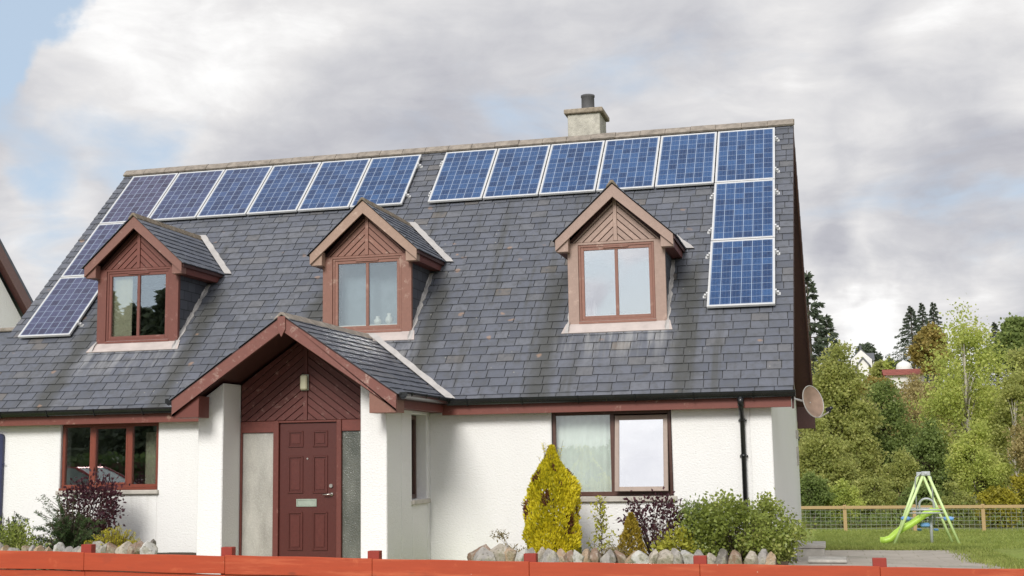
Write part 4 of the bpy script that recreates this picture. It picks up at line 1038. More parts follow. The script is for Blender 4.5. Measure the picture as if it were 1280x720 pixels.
def bushy(o, cent, n_cl, n_leaf, mat, sz, rx, ry, rz, asp=.5, stemr=.007, cl=.07, shell=.55, stem_n=None, spread=.8, up_=.5):
    """leaf clumps spread through an ellipsoid, each reached by a stem from the base"""
    cs = []
    while len(cs) < n_cl:
        p_ = RNG.uniform(-1, 1, 3); q_ = np.linalg.norm(p_)
        if q_ > 1 or q_ < shell*RNG.uniform(.3, 1): continue
        p_ = p_*(1+.18*mnoise.noise(Vector(p_*2.1+7)))
        cs.append(np.array(cent)+p_*np.array([rx, ry, rz]))
    cs = np.array(cs); w_ = RNG.uniform(.4, 1.6, n_cl)
    idx = RNG.choice(n_cl, n_leaf, p=w_/w_.sum())
    pts = cs[idx]+RNG.normal(size=(n_leaf, 3))*cl
    out = pts-np.array(cent); out /= np.linalg.norm(out, axis=1)[:, None]+1e-6
    out[:, 2] += up_
    leaf_mesh('foliage', pts, sz, mat, o, asp, out*.8, spread)
    paths = []
    for c_ in cs[:stem_n or n_cl]:
        b_ = np.array([c_[0]*.12, c_[1]*.12, 0]); mid = b_*.4+c_*.6; mid[2] = c_[2]*.5; mid += RNG.normal(size=3)*.02
        paths.append([tuple(b_), tuple(mid), tuple(c_)])
    stems(o, paths, M['twig'], stemr)
b0 = at(822, 690, -.9); b0.z = .12
o = plant('purple_shrub', 'airy dark purple-leaved shrub under the right window', 'shrub', b0, 'purple-leaved shrubs')
bushy(o, (0, 0, .55), 60, 1150, L_['purple'], .056, .42, .28, .31, .55, .008, .075, .2)
b0 = at(110, 690, -.75); b0.z = .12
o = plant('purple_shrub', 'dark purple-leaved shrub in front of the three-light window', 'shrub', b0, 'purple-leaved shrubs')
bushy(o, (.05, 0, .78), 75, 2300, L_['purple'], .058, .43, .30, .44, .55, .008, .075, .2)
b0 = at(925, 695, -1.05); b0.z = .10
o = plant('green_shrub', 'big rounded glossy green shrub at the right corner of the house', 'shrub', b0)
bushy(o, (0, 0, .36), 130, 19000, L_['shrub'], .048, .76, .48, .47, .62, .008, .068, .5, None, 1.0, .1)
b0 = at(868, 695, -1.0); b0.z = .10
o = plant('green_shrub', 'small darker green shrub between purple shrub and big green shrub', 'shrub', b0)
bushy(o, (.06, 0, .45), 40, 1900, L_['green'], .05, .22, .2, .36, .42, .006, .07, .3)
b0 = at(848, 695, -1.3); b0.z = .14
o = plant('yellow_shrub', 'low yellow-green shrub leaning over the stones beside the purple shrub', 'shrub', b0)
bushy(o, (0, 0, .18), 36, 1500, L_['lime'], .055, .27, .16, .19, .5, .006, .06, .3)
b0 = at(752, 690, -1.1); b0.z = .12
o = plant('sapling', 'slender yellow-green sapling under the right window', 'sapling', b0)
pts = []; pth = [[(0, 0, 0), (.01, 0, .35), (-.01, 0, .78)]]
for k in range(26):
    z_ = .08+.70*k/26; a = k*2.4; l_ = (.20 if z_ < .4 else .12)*random.uniform(.5, 1.1); e = (l_*math.cos(a), l_*math.sin(a), z_+.07)
    pth.append([(0, 0, z_), (e[0]*.5, e[1]*.5, z_+.05), e]); pts += [np.array(e)*np.array([q_, q_, 1])+RNG.normal(size=3)*.022 for q_ in np.linspace(.4, 1, 13)]
leaf_mesh('foliage', pts, .055, L_['lime'], o, .45, None); stems(o, pth, M['twig'], .006)
b0 = at(640, 692, -1.2); b0.z = .15
o = plant('seedling', 'thin dry seedling left of the golden conifer', 'plant', b0)
pth, pts = [], []
for k in range(6):
    e = (random.uniform(-.2, .10), random.uniform(-.06, .06), random.uniform(.14, .36)); pth.append([(0, 0, 0), (e[0]*.4, e[1]*.4, e[2]*.6), e]); pts += [np.array(e)+RNG.normal(size=3)*np.array([.05, .04, .018]) for _ in range(26)]
leaf_mesh('foliage', pts, .045, L_['dry'], o, .4); stems(o, pth, M['twig'], .004)
b0 = at(648, 694, -1.45); b0.z = .16
o = plant('dry_tuft', 'low brown dry tuft at the foot of the thin seedling', 'plant', b0)
bushy(o, (-.06, 0, .06), 18, 420, L_['dry'], .05, .16, .1, .09, .3, .004, .04, .1)
b0 = at(762, 694, -1.45); b0.z = .16
o = plant('dry_tuft', 'low straw-coloured tuft among the stones below the sapling', 'plant', b0)
bushy(o, (0, 0, .08), 24, 700, L_['dry'], .05, .24, .1, .10, .3, .004, .04, .1)
b0 = at(716, 692, -1.25); b0.z = .14
o = plant('grey_tuft', 'small dark grey-green tuft at the right foot of the golden conifer', 'plant', b0)
bushy(o, (.10, 0, .10), 18, 600, L_['fir'], .04, .15, .1, .10, .3, .004, .04, .1)
# left bed: fir shrub with raised feathery shoots, heather, leafy plants
b0 = at(88, 695, -1.15); b0.z = .12
o = plant('fir_shrub', 'spreading dark green fir shrub with feathery raised shoots in left bed', 'shrub', b0)
shoots = []
for k in range(150):
    a = random.uniform(0, 2*PI); l_ = random.uniform(.15, .62); hz = random.uniform(.15, .70)*(1-.35*l_)
    x1_, y1_ = l_*math.cos(a)*1.05, l_*math.sin(a)*.6
    shoots.append(((x1_*.1, y1_*.1, .05), (x1_*.6, y1_*.6, hz*1.15), (x1_, y1_, hz)))
for k in range(16):
    a = random.uniform(PI*.55, PI*1.2); l_ = random.uniform(.2, .6); hz = random.uniform(.68, 1.0); x1_, y1_ = l_*math.cos(a), l_*math.sin(a)*.5
    shoots.append(((x1_*.2, y1_*.2, .1), (x1_*.4, y1_*.4, hz*.8), (x1_, y1_, hz)))
feather(o, shoots, L_['fir'], .042, 120)
b0 = at(10, 692, -1.15); b0.z = .12
o = plant('fir_shrub', 'feathery grey-green fir shrub at the left edge of the bed', 'shrub', b0)
shoots = []
for k in range(70):
    a = random.uniform(0, 2*PI); l_ = random.uniform(.12, .50); hz = random.uniform(.18, .66); x1_, y1_ = l_*math.cos(a), l_*math.sin(a)*.6
    shoots.append(((x1_*.1, y1_*.1, .05), (x1_*.6, y1_*.6, hz*1.1), (x1_, y1_, hz)))
feather(o, shoots, L_['fir'], .045, 70)
b0 = at(22, 695, -1.4); b0.z = .14
o = plant('leafy_plant', 'yellow-green leafy plant behind the stones at the left edge', 'plant', b0)
bushy(o, (0, 0, .24), 46, 2000, L_['shrub'], .05, .38, .16, .26, .45, .005, .06, .3)
b0 = at(143, 692, -1.45); b0.z = .22
o = plant('heather', 'low bright yellow heather mound spilling over the left stones', 'heather', b0)
shoots = []
for k in range(190):
    a = random.uniform(0, 2*PI); l_ = random.uniform(.05, .50); hz = random.uniform(.22, .44)*(1-.45*(l_/.4)**2); x1_, y1_ = l_*math.cos(a)*1.05, l_*math.sin(a)*.5
    shoots.append(((x1_*.5, y1_*.5, .0), (x1_*.8, y1_*.8, hz*.8), (x1_, y1_, hz)))
feather(o, shoots, L_['heath'], .030, 46)

# low concrete steps by the gable
m_ = MB(); e0 = at(1012, 691, 3.2); e1 = at(1031, 691, 3.2)
o = empty('garden_step', (.6, 3.0, gz(0, 3)), 'low grey concrete steps beside the right corner of the house', 'steps')
ob = Vector(o.location)
a = at(1012, 706, 3.0); b_ = at(1057, 708, 3.0)
m_.box(a.x, b_.x, 2.6, 3.2, -.5, at(1030, 697, 3.0).z-.05); q_ = m_.build('step', M['concrete'], o, .012); q_.location = -ob
m_ = MB(); m_.box(a.x-.02, b_.x+.02, 2.57, 3.22, at(1030, 697, 3.0).z-.047, at(1030, 697, 3.0).z); q_ = m_.build('coping', M['concrete'], o, .01); q_.location = -ob
m_ = MB(); c_ = at(1031, 690, 4.6); m_.box(.06, c_.x, 4.3, 5.2, -.6, at(1020, 684, 4.6).z); q_ = m_.build('step', M['concrete'], o, .012); q_.location = -ob
m_ = MB(); m_.box(.04, c_.x+.02, 4.28, 5.22, at(1020, 684, 4.6).z+.003, at(1020, 684, 4.6).z+.06); q_ = m_.build('coping', M['concrete'], o, .01); q_.location = -ob

# rough grass: along the drive edges and over the lawn
gp_ = []
for k in range(5200):
    if k < 2200:
        e = random.random()
        if e < .45: x_, y_ = 3.3-abs(random.gauss(0, .28))+.15, random.uniform(0, 8.6)
        else: x_, y_ = random.uniform(.1, 3.4), 8.52+random.gauss(0, .10)+abs(random.gauss(0, .1))
    else: x_, y_ = random.uniform(.2, 7.5), random.uniform(8.6, 24.3)
    gp_.append((x_, y_, gz(x_, y_)))
gp_ = np.repeat(np.array(gp_), 9, 0)+RNG.normal(size=(5200*9, 3))*np.array([.06, .06, 0])
L_['grass'] = mat_leaf('lawn_grass', [(.17, .22, .05), (.29, .35, .085), (.42, .45, .14)], .45)
tag(leaf_mesh('grass', gp_, .075, L_['grass'], None, .16, np.array([[0, 0, 1.3]]), .75), kind='stuff')

# ------------------------------------------------------------------ swing set
SY = 13.5; sg0 = at(1158, 682, SY); gzs = gz(3, SY)
sw = empty('swing_set', (2.75, SY, gzs), 'lime green and grey garden swing set with slide on lawn', 'swing set')
sb = Vector(sw.location)
def spart(mb, name, mat, smooth=True, bevel=0):
    o = mb.build(name, mat, sw, bevel, smooth); o.location = -sb; return o
fL, fR_, ap = at(1117.5, 682, SY), at(1200, 682, SY), at(1157, 592, SY)
fL.z = fR_.z = gzs
apL = ap+Vector((-.05, 0, -.02)); apR = ap+Vector((.05, 0, -.02)); dep = Vector((0, 1.7, -.04))
for a, b_ in ((fL, apL), (fR_, apR), (fL+dep+Vector((.10, 0, 0)), apL+dep), (fR_+dep-Vector((.02, 0, 0)), apR+dep)):
    m_ = MB(); m_.tube([a, b_], .032, 12); spart(m_, 'leg', M['limepaint'])
m_ = MB(); m_.tube([ap+Vector((0, -.06, .0)), ap+dep+Vector((0, .06, .0))], .034, 12); m_.obox(ap+Vector((0, 0, 0)), (.10, 0, 0), (0, .045, 0), (0, 0, .05)); m_.obox(ap+dep, (.10, 0, 0), (0, .045, 0), (0, 0, .05)); spart(m_, 'top_bar', M['greytube'], False, .012)
def lerp(a, b_, t_): return a+(b_-a)*t_
for t_ in (.50,):
    m_ = MB(); m_.tube([lerp(fL, apL, t_), lerp(fR_, apR, t_)], .020, 10); m_.tube([lerp(fL, apL, t_-.045), lerp(fR_, apR, t_-.045)], .014, 10); spart(m_, 'crossbar', M['greytube'])
m_ = MB(); m_.tube([lerp(fL+dep, apL+dep, .5), lerp(fR_+dep, apR+dep, .5)], .020, 10); spart(m_, 'crossbar', M['greytube'])
ymid = SY+.85
gl = [at(1148.5, 600, ymid), at(1169, 600, ymid)]
m_ = MB()
for g_ in gl:
    s_ = 1 if g_ is gl[1] else -1
    m_.tube([ap+Vector((s_*.05, .8, 0)), ap+Vector((s_*.17, .8, -.10)), (ap.x+s_*.19, ymid, ap.z-.25), (ap.x+s_*.19, ymid, gzs+.42)], .018, 8)
spart(m_, 'hanger', M['greytube'])
m_ = MB(); m_.tube([(at(1127, 648, ymid).x, ymid, at(1127, 648, ymid).z), (at(1193, 648, ymid).x, ymid, at(1193, 647, ymid).z)], .018, 8); spart(m_, 'glider_bar', M['greytube'])
for px0, px1 in ((1126, 1138), (1179, 1192)):
    m_ = MB(); a = at(px0, 648, ymid); b_ = at(px1, 648.5, ymid); m_.tube([a, lerp(a, b_, .2), lerp(a, b_, .8), b_], [.02, .05, .05, .035], 12); spart(m_, 'grip', M['bluefoam'])
for px in (1149, 1170):
    m_ = MB(); a = at(px, 662, ymid); m_.obox(a, (.05, 0, 0), (0, .12, 0), (0, 0, .022)); spart(m_, 'footrest', M['bluefoam'], False, .012)
m_ = MB(); a = at(1156, 656, SY+.4); m_.obox(a, (.11, 0, 0), (0, .10, 0), (0, 0, .05)); spart(m_, 'seat', M['bluefoam'], False, .03)
m_ = MB(); c_ = at(1163, 645, SY+.5); m_.tube([(c_.x, SY+.5, gz(3, SY)-.02), (c_.x, SY+.5, c_.z+.02)], .036, 12); spart(m_, 'slide_post', M['greytube'])
m_ = MB(); c_ = at(1158, 626, SY+.5); pr_ = []
for t_ in np.linspace(0, PI, 14): pr_.append((c_.x-.165*math.cos(t_), SY+.5, c_.z-.10+.15*math.sin(t_)))
m_.tube([(pr_[0][0], SY+.5, c_.z-.32)]+pr_+[(pr_[-1][0], SY+.5, c_.z-.45)], .026, 10); spart(m_, 'handrail', M['greytube'])
pa = [(1174, 640), (1166, 640), (1157, 644.5), (1149, 650), (1140, 656.5), (1129, 662), (1121, 668), (1114, 674.5), (1107, 677), (1100.5, 677)]
cs_ = [at(px, py, SY+.35) for px, py in pa]
m_ = MB(); prof = [(-.21, .095), (-.185, .09), (-.165, .0), (.165, .0), (.185, .09), (.21, .095), (.20, -.03), (-.20, -.03)]
vs = []; n = len(prof)
for i, c_ in enumerate(cs_):
    d = (cs_[min(i+1, len(cs_)-1)]-cs_[max(i-1, 0)]).normalized(); upn = Vector((0, -1, 0)).cross(d).normalized()
    if upn.z < 0: upn = -upn
    vs += [c_+Vector((0, u_, 0))+upn*h_ for u_, h_ in prof]
fsx = [(i*n+k, (i+1)*n+k, (i+1)*n+(k+1) % n, i*n+(k+1) % n) for i in range(len(cs_)-1) for k in range(n)]+[tuple(range(n)), tuple(range(len(vs)-1, len(vs)-n-1, -1))]
m_.add(vs, fsx); spart(m_, 'slide', M['lime'], True)

# ------------------------------------------------------------------ far wire fence
FFY = 24.5
wf_ = empty('wire_fence', (3, FFY, gz(3, FFY)), 'pale wooden post and rail fence with wire mesh behind lawn', 'fence')
wb = Vector(wf_.location)
zt0, zt1 = at(1056, 632.5, FFY).z, at(1229, 631, FFY).z
def wpart(mb, name, mat, bevel=0):
    o = mb.build(name, mat, wf_, bevel); o.location = -wb; return o
wx = [-3.1, -1.0, at(1056, 640, FFY).x, at(1143, 640, FFY).x, at(1229, 640, FFY).x, 7.3, 9.4, 11.5]
for xp in wx:
    m_ = MB(); m_.obox((xp, FFY+.06, (zt0+gz(xp, FFY)-.2)/2), (.055, 0, 0), (0, .045, 0), (0, 0, (zt0-gz(xp, FFY)+.2)/2+.03)); wpart(m_, 'post', M['wood'], .006)
for i in range(len(wx)-1):
    m_ = MB(); m_.obox(((wx[i]+wx[i+1])/2, FFY, zt0-.045), ((wx[i+1]-wx[i])/2-.003, 0, 0), (0, .018, 0), (0, 0, .048)); wpart(m_, 'rail', M['wood'], .005)
m_ = MB()
for xx in np.arange(wx[0], wx[-1], .155): m_.tube([(xx, FFY+.03, zt0-.06), (xx, FFY+.03, zt0-.84)], .0042, 4, False)
for zz in np.arange(zt0-.82, zt0-.08, .115): m_.tube([(wx[0], FFY+.026, zz), (wx[-1], FFY+.026, zz)], .0042, 4, False)
wpart(m_, 'wire_mesh', M['wire'])

# ------------------------------------------------------------------ trees beyond
def broadleaf(name, label, px, ptop, pbot, wpx, Y, mat, n=8000, sz=.14, ncl=70, trunk='bark', tr=.12, group='trees beyond the wire fence', cl=None, cat='tree', zc=.5, hollow=.35, squash=.8, base=None, tall=1.0):
    tp = at(px, ptop, Y); bt = at(px, pbot, Y); W_ = (at(px+wpx/2, ptop, Y).x-at(px-wpx/2, ptop, Y).x)/2
    g0 = base if base is not None else gz(tp.x, Y)
    o = empty(name, (tp.x, Y, g0), label, cat, group)
    h = tp.z-g0; cb = max(bt.z-g0, .1); H_ = (h-cb)/2; cent = np.array([0, 0, cb+H_])
    cs = []
    k_ = 0
    while len(cs) < ncl:
        p_ = RNG.uniform(-1, 1, 3); q_ = np.linalg.norm(p_); k_ += 1
        if q_ > 1 or q_ < hollow: continue
        t_ = (p_[2]+1)/2
        taper = np.interp(t_, [0, .25, .5, .8, 1], [.75, 1, 1, .72, .35])
        cs.append(cent+np.array([p_[0]*W_*taper, p_[1]*W_*squash*taper, p_[2]*H_*.96]))
    cs = np.array(cs); wts = RNG.uniform(.3, 1.8, ncl)
    n = int(n*1.8); idx = RNG.choice(ncl, n, p=wts/wts.sum())
    c_ = cl or W_*.16
    pts = cs[idx]+RNG.normal(size=(n, 3))*np.array([c_, c_, c_*.75])
    pts[:, 2] = np.maximum(pts[:, 2], .03)
    if trunk == 'birch':       # the crown opens in front of the pale stem
        kp = ~((abs(pts[:, 0]-.0) < .16+tr) & (pts[:, 1] < 0) & (pts[:, 2] < h*.8) & (RNG.uniform(0, 1, n) < .9)); pts = pts[kp]
    leaf_mesh('crown', pts, sz*.85, mat, o, .7, np.array([[0, 0, -.15]]), 1, .2)
    m_ = MB(); top = np.array([RNG.normal()*.1, 0, cb+H_*1.6])
    trk = [(0, 0, -.2), (RNG.normal()*.05, 0, cb*.6+.2), (RNG.normal()*.08, 0, cb+H_*.7), tuple(top)]
    m_.tube(trk, [tr*1.25, tr, tr*.65, tr*.18], 8)
    for q in cs[RNG.choice(ncl, min(ncl, 26), replace=False)]:
        t_ = np.clip((q[2]*.72)/top[2], .1, .95); s0 = np.array([np.interp(t_*top[2], [p_[2] for p_ in trk], [p_[i] for p_ in trk]) for i in range(2)]+[t_*top[2]])
        mid = (s0+q)/2+np.array([0, 0, .1*H_]); m_.tube([tuple(s0), tuple(mid), tuple(q)], [tr*.34, tr*.2, tr*.06], 5)
    m_.build('trunk', M[trunk], o, 0, True)
    return o
def spruce(name, label, px, ptop, pbot, wpx, Y, n=9000, mat='spruce', group='conifers on the hill', base=None, open_=1.0, sz=None):
    tp = at(px, ptop, Y); W_ = (at(px+wpx/2, pbot, Y).x-at(px-wpx/2, pbot, Y).x)/2
    zb_ = at(px, pbot, Y).z
    g0 = base if base is not None else min(gz(tp.x, Y), zb_)
    o = empty(name, (tp.x, Y, g0), label, 'conifer', group)
    h = tp.z-g0; hb = zb_-g0; full = W_/(max(.2, 1-hb/h)) if hb > 0 else W_
    nb = int(110*open_); pts, dirs = [], []; m_ = MB(); m_.tube([(0, 0, -.3), (0, 0, h*.5), (0, 0, h)], [h*.02, h*.012, .02], 7)
    per = max(20, n//nb)
    for k in range(nb):
        t_ = .04+.95*((k+RNG.uniform(0, 1))/nb)**.85; a = k*2.399+RNG.uniform(-.3, .3)
        L0 = full*(1-t_)**1.02*RNG.uniform(.62, 1.12)+.06
        up_ = .25*(t_)-.10; dr = -.35
        tt = RNG.uniform(.08, 1, per)**.7
        ca, sa = math.cos(a), math.sin(a)
        r_ = L0*tt; zz = h*t_+L0*(up_*tt+dr*tt*tt*.6)
        wid = L0*.22*(1-tt*.6)
        s_ = RNG.normal(size=per)*wid
        pts.append(np.stack([r_*ca-s_*sa, r_*sa+s_*ca, zz+RNG.normal(size=per)*L0*.035-abs(s_)*.25], 1))
        dirs.append(np.stack([np.full(per, ca)-s_*sa*1.5, np.full(per, sa)+s_*ca*1.5, np.full(per, -.45)], 1))
        if k % 2 == 0: m_.tube([(0, 0, h*t_), (L0*.5*ca, L0*.5*sa, h*t_+L0*.5*up_), (L0*.9*ca, L0*.9*sa, h*t_+L0*(up_*.9+dr*.48))], [.05*(1-t_)+.01, .03*(1-t_)+.008, .006], 4)
    leaf_mesh('crown', np.concatenate(pts), sz or max(.16, h*.019), L_[mat], o, .38, np.concatenate(dirs), .45, .1)
    m_.build('trunk', M['bark'], o, 0, True); return o
GA, GB = 'trees beyond the wire fence', 'shrubs along the wire fence'
broadleaf('broadleaf_tree', 'broad olive-green tree right of the gable, behind the satellite dish', 1040, 420, 640, 96, 36, L_['olive'], 15000, .15, 130, hollow=.2)
broadleaf('broadleaf_tree', 'dense olive tree close behind the wire fence next to the gable', 1026, 520, 655, 76, 30, L_['olive'], 8000, .12, 80, hollow=.1)
broadleaf('broadleaf_tree', 'dark green tree between the dish and the pale birch', 1102, 474, 640, 84, 38, L_['green'], 10000, .14, 90, hollow=.1)
broadleaf('birch_tree', 'tall yellow-green birch with pale trunk above the swing set', 1202, 378, 650, 106, 35, L_['birchl'], 15000, .13, 150, 'birch', .14, hollow=.05, squash=.9, cl=.33)
broadleaf('birch_tree', 'slim pale-stemmed birch right of the swing set near the right edge', 1262, 462, 640, 66, 33, L_['olive'], 5000, .13, 60, 'birch', .07, hollow=.1)
broadleaf('broadleaf_tree', 'olive-yellow tree at the right edge of the picture', 1284, 425, 640, 90, 44, L_['olive'], 10000, .18, 80, 'birch', .12)
broadleaf('birch_tree', 'thin pale-stemmed birch at the far right edge', 1292, 500, 610, 66, 29, L_['tan'], 4200, .11, 60, 'birch', .06, hollow=.1)
broadleaf('broadleaf_tree', 'green bushy tree behind the swing set', 1160, 525, 655, 74, 34, L_['green'], 7500, .12, 70)
broadleaf('broadleaf_tree', 'yellow-green bushy tree right of the swing set', 1218, 525, 655, 74, 30, L_['birchl'], 6000, .11, 70, tr=.08)
for px, pt_, pb_, w_, Y, mt, lb in (
    (1015, 590, 650, 44, 26.6, 'green', 'low green shrub at the wire fence against the gable corner'),
    (1050, 600, 655, 50, 27.2, 'birchl', 'light yellow-green shrub behind the first wire fence post'),
    (1090, 590, 655, 56, 28.0, 'olive', 'olive-green leafy shrub behind the wire fence left of the slide'),
    (1122, 560, 655, 56, 29.0, 'olive', 'tall olive shrub behind the slide'),
    (1150, 600, 655, 50, 27.5, 'green', 'dark green shrub directly behind the swing set top'),
    (1190, 605, 655, 50, 27.2, 'olive', 'olive shrub between the swing set and the right fence post'),
    (1245, 610, 660, 60, 26.6, 'yellow', 'yellow-leaved shrub at the fence by the right edge'),
    (1280, 590, 660, 50, 27.4, 'yellow', 'yellow shrub at the extreme right behind the fence'),
    (1075, 530, 640, 50, 33, 'olive', 'olive shrub under the dark green tree'),
    (1128, 472, 600, 62, 54, 'tan', 'straw-coloured shrub on the slope below the red roof'),
    (1142, 471, 540, 50, 72, 'tan', 'tan scrub on the bank just below the red tin roof'),
    (1160, 474, 580, 46, 58, 'tan', 'straw-coloured shrub on the slope beside the birch'),
    (1240, 480, 580, 60, 50, 'olive', 'olive shrub on the slope right of the birch')):
    broadleaf('shrub', lb, px, pt_, pb_, w_, Y, L_[mt], 4200, .10 if Y < 31 else .15, 46, 'bark', .035, GB, cat='shrub', hollow=.15)
for k in range(16):
    px = 1012+k*18+random.uniform(-6, 6); Y = 27.5+random.uniform(0, 1.5)
    # undergrowth belongs to the bank as one mass
bank = []
for k in range(900):
    x_ = random.uniform(-3, 22); y_ = random.uniform(25.6, 31); bank.append((x_, y_, gz(x_, y_)+random.uniform(0, .15)))
base_pts = np.array(bank); pts = np.repeat(base_pts, 22, 0)+RNG.normal(size=(900*22, 3))*np.array([.22, .2, .0])+np.stack([np.zeros(900*22)]*2+[np.abs(RNG.normal(size=900*22))*.26], 1)
tag(leaf_mesh('undergrowth', pts, .12, L_['green'], None, .4, np.array([[0, 0, 1.0]]), .8), kind='stuff')
bank = []
for k in range(2600):
    x_ = random.uniform(-6, 60); y_ = random.uniform(33, 120); x_ = x_*(y_+17)/70; bank.append((x_, y_, gz(x_, y_)))
base_pts = np.array(bank); pts = np.repeat(base_pts, 16, 0)+RNG.normal(size=(2600*16, 3))*np.array([.5, .5, .0])
tag(leaf_mesh('meadow_grass', pts, .55, L_['tan'], None, .14, np.array([[0, 0, 1.3]]), .6), kind='stuff')
spruce('spruce', 'tall dark open conifer rising right behind the gable', 1008, 338, 440, 66, 62, 4200, open_=.55, sz=.34)
spruce('spruce', 'shorter dark conifer behind the olive tree by the gable', 1032, 394, 440, 36, 66, 3200, open_=.6, sz=.34)
spruce('spruce', 'large dark blue-green spruce above the red tin roof', 1138, 382, 450, 74, 105, 15000)
spruce('spruce', 'narrow dark spruce close behind the largest spruce', 1152, 378, 440, 40, 112, 9000)
spruce('spruce', 'dark spruce with bushy top left of the birch', 1166, 377, 430, 40, 108, 9000)
spruce('spruce', 'dark conifer right of the birch crown on the skyline', 1243, 402, 450, 44, 100, 8000)
GC = 'far trees on the hill'
broadleaf('broadleaf_tree', 'orange-brown autumn tree in front of the dark spruces', 1162, 408, 466, 44, 92, L_['autumn'], 5000, .35, 60, group=GC, tr=.2)
broadleaf('broadleaf_tree', 'rounded grey-green tree on the skyline at the right edge', 1268, 400, 470, 60, 98, L_['green'], 6000, .38, 60, group=GC, tr=.2)
broadleaf('broadleaf_tree', 'dark rounded tree behind the small white house', 1083, 431, 462, 30, 150, L_['spruce'], 4000, .45, 40, group=GC, tr=.2)
broadleaf('broadleaf_tree', 'green tree between the white house and the red roof', 1103, 450, 475, 26, 118, L_['olive'], 3500, .38, 40, group=GC, tr=.18)
broadleaf('broadleaf_tree', 'small pale green tree left of the white dome', 1114, 448, 464, 18, 112, L_['birchl'], 1800, .32, 24, group=GC, tr=.12)
broadleaf('broadleaf_tree', 'yellow-orange bush below the white house', 1096, 472, 500, 46, 70, L_['autumn'], 3600, .24, 40, group=GC, tr=.1)

# far white house and red-roofed shed
HY = 132
hl, hr, hap, hbt = at(1063.5, 450, HY), at(1090, 450, HY), at(1076, 437.5, HY), at(1076, 468, HY)
fh = empty('cottage', (hap.x, HY, hbt.z-1), 'small white gabled cottage far off among the trees on the hill', 'house')
fb2 = Vector(fh.location)
m_ = MB(); m_.prism_y([(hl.x, hbt.z-2), (hr.x, hbt.z-2), (hr.x, hl.z), (hap.x, hap.z), (hl.x, hl.z)], HY, HY+9); q_ = m_.build('wall', M['white'], fh); q_.location = -fb2
m_ = MB()
for sgn, e in ((-1, hl), (1, hr)): m_.prism_y([(hap.x, hap.z+.16), (e.x+sgn*.2, hl.z-.05), (e.x+sgn*.2, hl.z-.25), (hap.x, hap.z-.02)], HY+.1, HY+9.3)
q_ = m_.build('roof', M['dkroof'], fh); q_.location = -fb2
m_ = MB(); m_.tube([(hap.x, HY+1, hap.z), (hap.x, HY+1, hap.z+.6)], .12, 8); q_ = m_.build('chimney', M['dkroof'], fh); q_.location = -fb2
pl_, prr, pap = at(1071, 456.5, HY-2), at(1087, 456, HY-2), at(1078.5, 447.5, HY-2)
m_ = MB(); m_.prism_y([(pl_.x+.1, hbt.z-2), (prr.x-.1, hbt.z-2), (prr.x-.1, pl_.z), (pap.x, pap.z-.1), (pl_.x+.1, pl_.z)], HY-2, HY-.01); q_ = m_.build('porch', M['white'], fh); q_.location = -fb2
m_ = MB()
for e, sgn in ((pl_, -1), (prr, 1)): m_.prism_y([(pap.x, pap.z+.16), (e.x+sgn*.15, pl_.z-.10), (e.x+sgn*.15, pl_.z-.34), (pap.x, pap.z-.06)], HY-2.15, HY-.012)
q_ = m_.build('porch_roof', M['dkroof'], fh); q_.location = -fb2
m_ = MB(); a, b_ = at(1082, 439.5, HY+4), at(1092.5, 449, HY+4); m_.box(hr.x-.5, b_.x, HY+4, HY+9, hbt.z-2, b_.z); q_ = m_.build('side_wing', M['white'], fh); q_.location = -fb2
m_ = MB(); m_.prism_x([(HY+3.8, b_.z-.1), (HY+6.5, a.z), (HY+9.2, b_.z-.1)], hap.x+.4, b_.x+.1); q_ = m_.build('wing_roof', M['dkroof'], fh); q_.location = -fb2
SYd = 96
a, b_, c_ = at(1104, 469, SYd), at(1160, 468, SYd), at(1130, 459.5, SYd)
shd = empty('shed', (c_.x, SYd, a.z-3), 'low white shed with rusty red tin roof among the trees', 'shed'); sb2 = Vector(shd.location)
m_ = MB(); m_.box(a.x+.3, b_.x-.3, SYd+.3, SYd+3.5, a.z-2.5, a.z+.02); q_ = m_.build('wall', M['white'], shd); q_.location = -sb2
m_ = MB(); m_.prism_x([(SYd-.1, a.z-.02), (SYd+2.0, c_.z), (SYd+4.1, a.z-.02), (SYd+2, c_.z-.12)], a.x, b_.x); q_ = m_.build('roof', M['rust'], shd); q_.location = -sb2
dm0, dm1 = at(1120, 460, 102), at(1140, 460, 102); dr_ = (dm1.x-dm0.x)/2; dh = at(1130, 451.5, 102).z-at(1130, 460, 102).z
m_ = MB(); m_.lathe((0, 0, 0), [(dr_, -3.0), (dr_, 0)]+[(dr_*math.cos(t_), dh*math.sin(t_)) for t_ in np.linspace(.12, 1.5, 9)], 28)
dm = m_.build('storage_dome', M['white'], None, 0, True); dm.location = ((dm0.x+dm1.x)/2, 102, dm0.z); tag(dm, 'pale white dome-topped tank showing above the rusty red roof', 'dome')

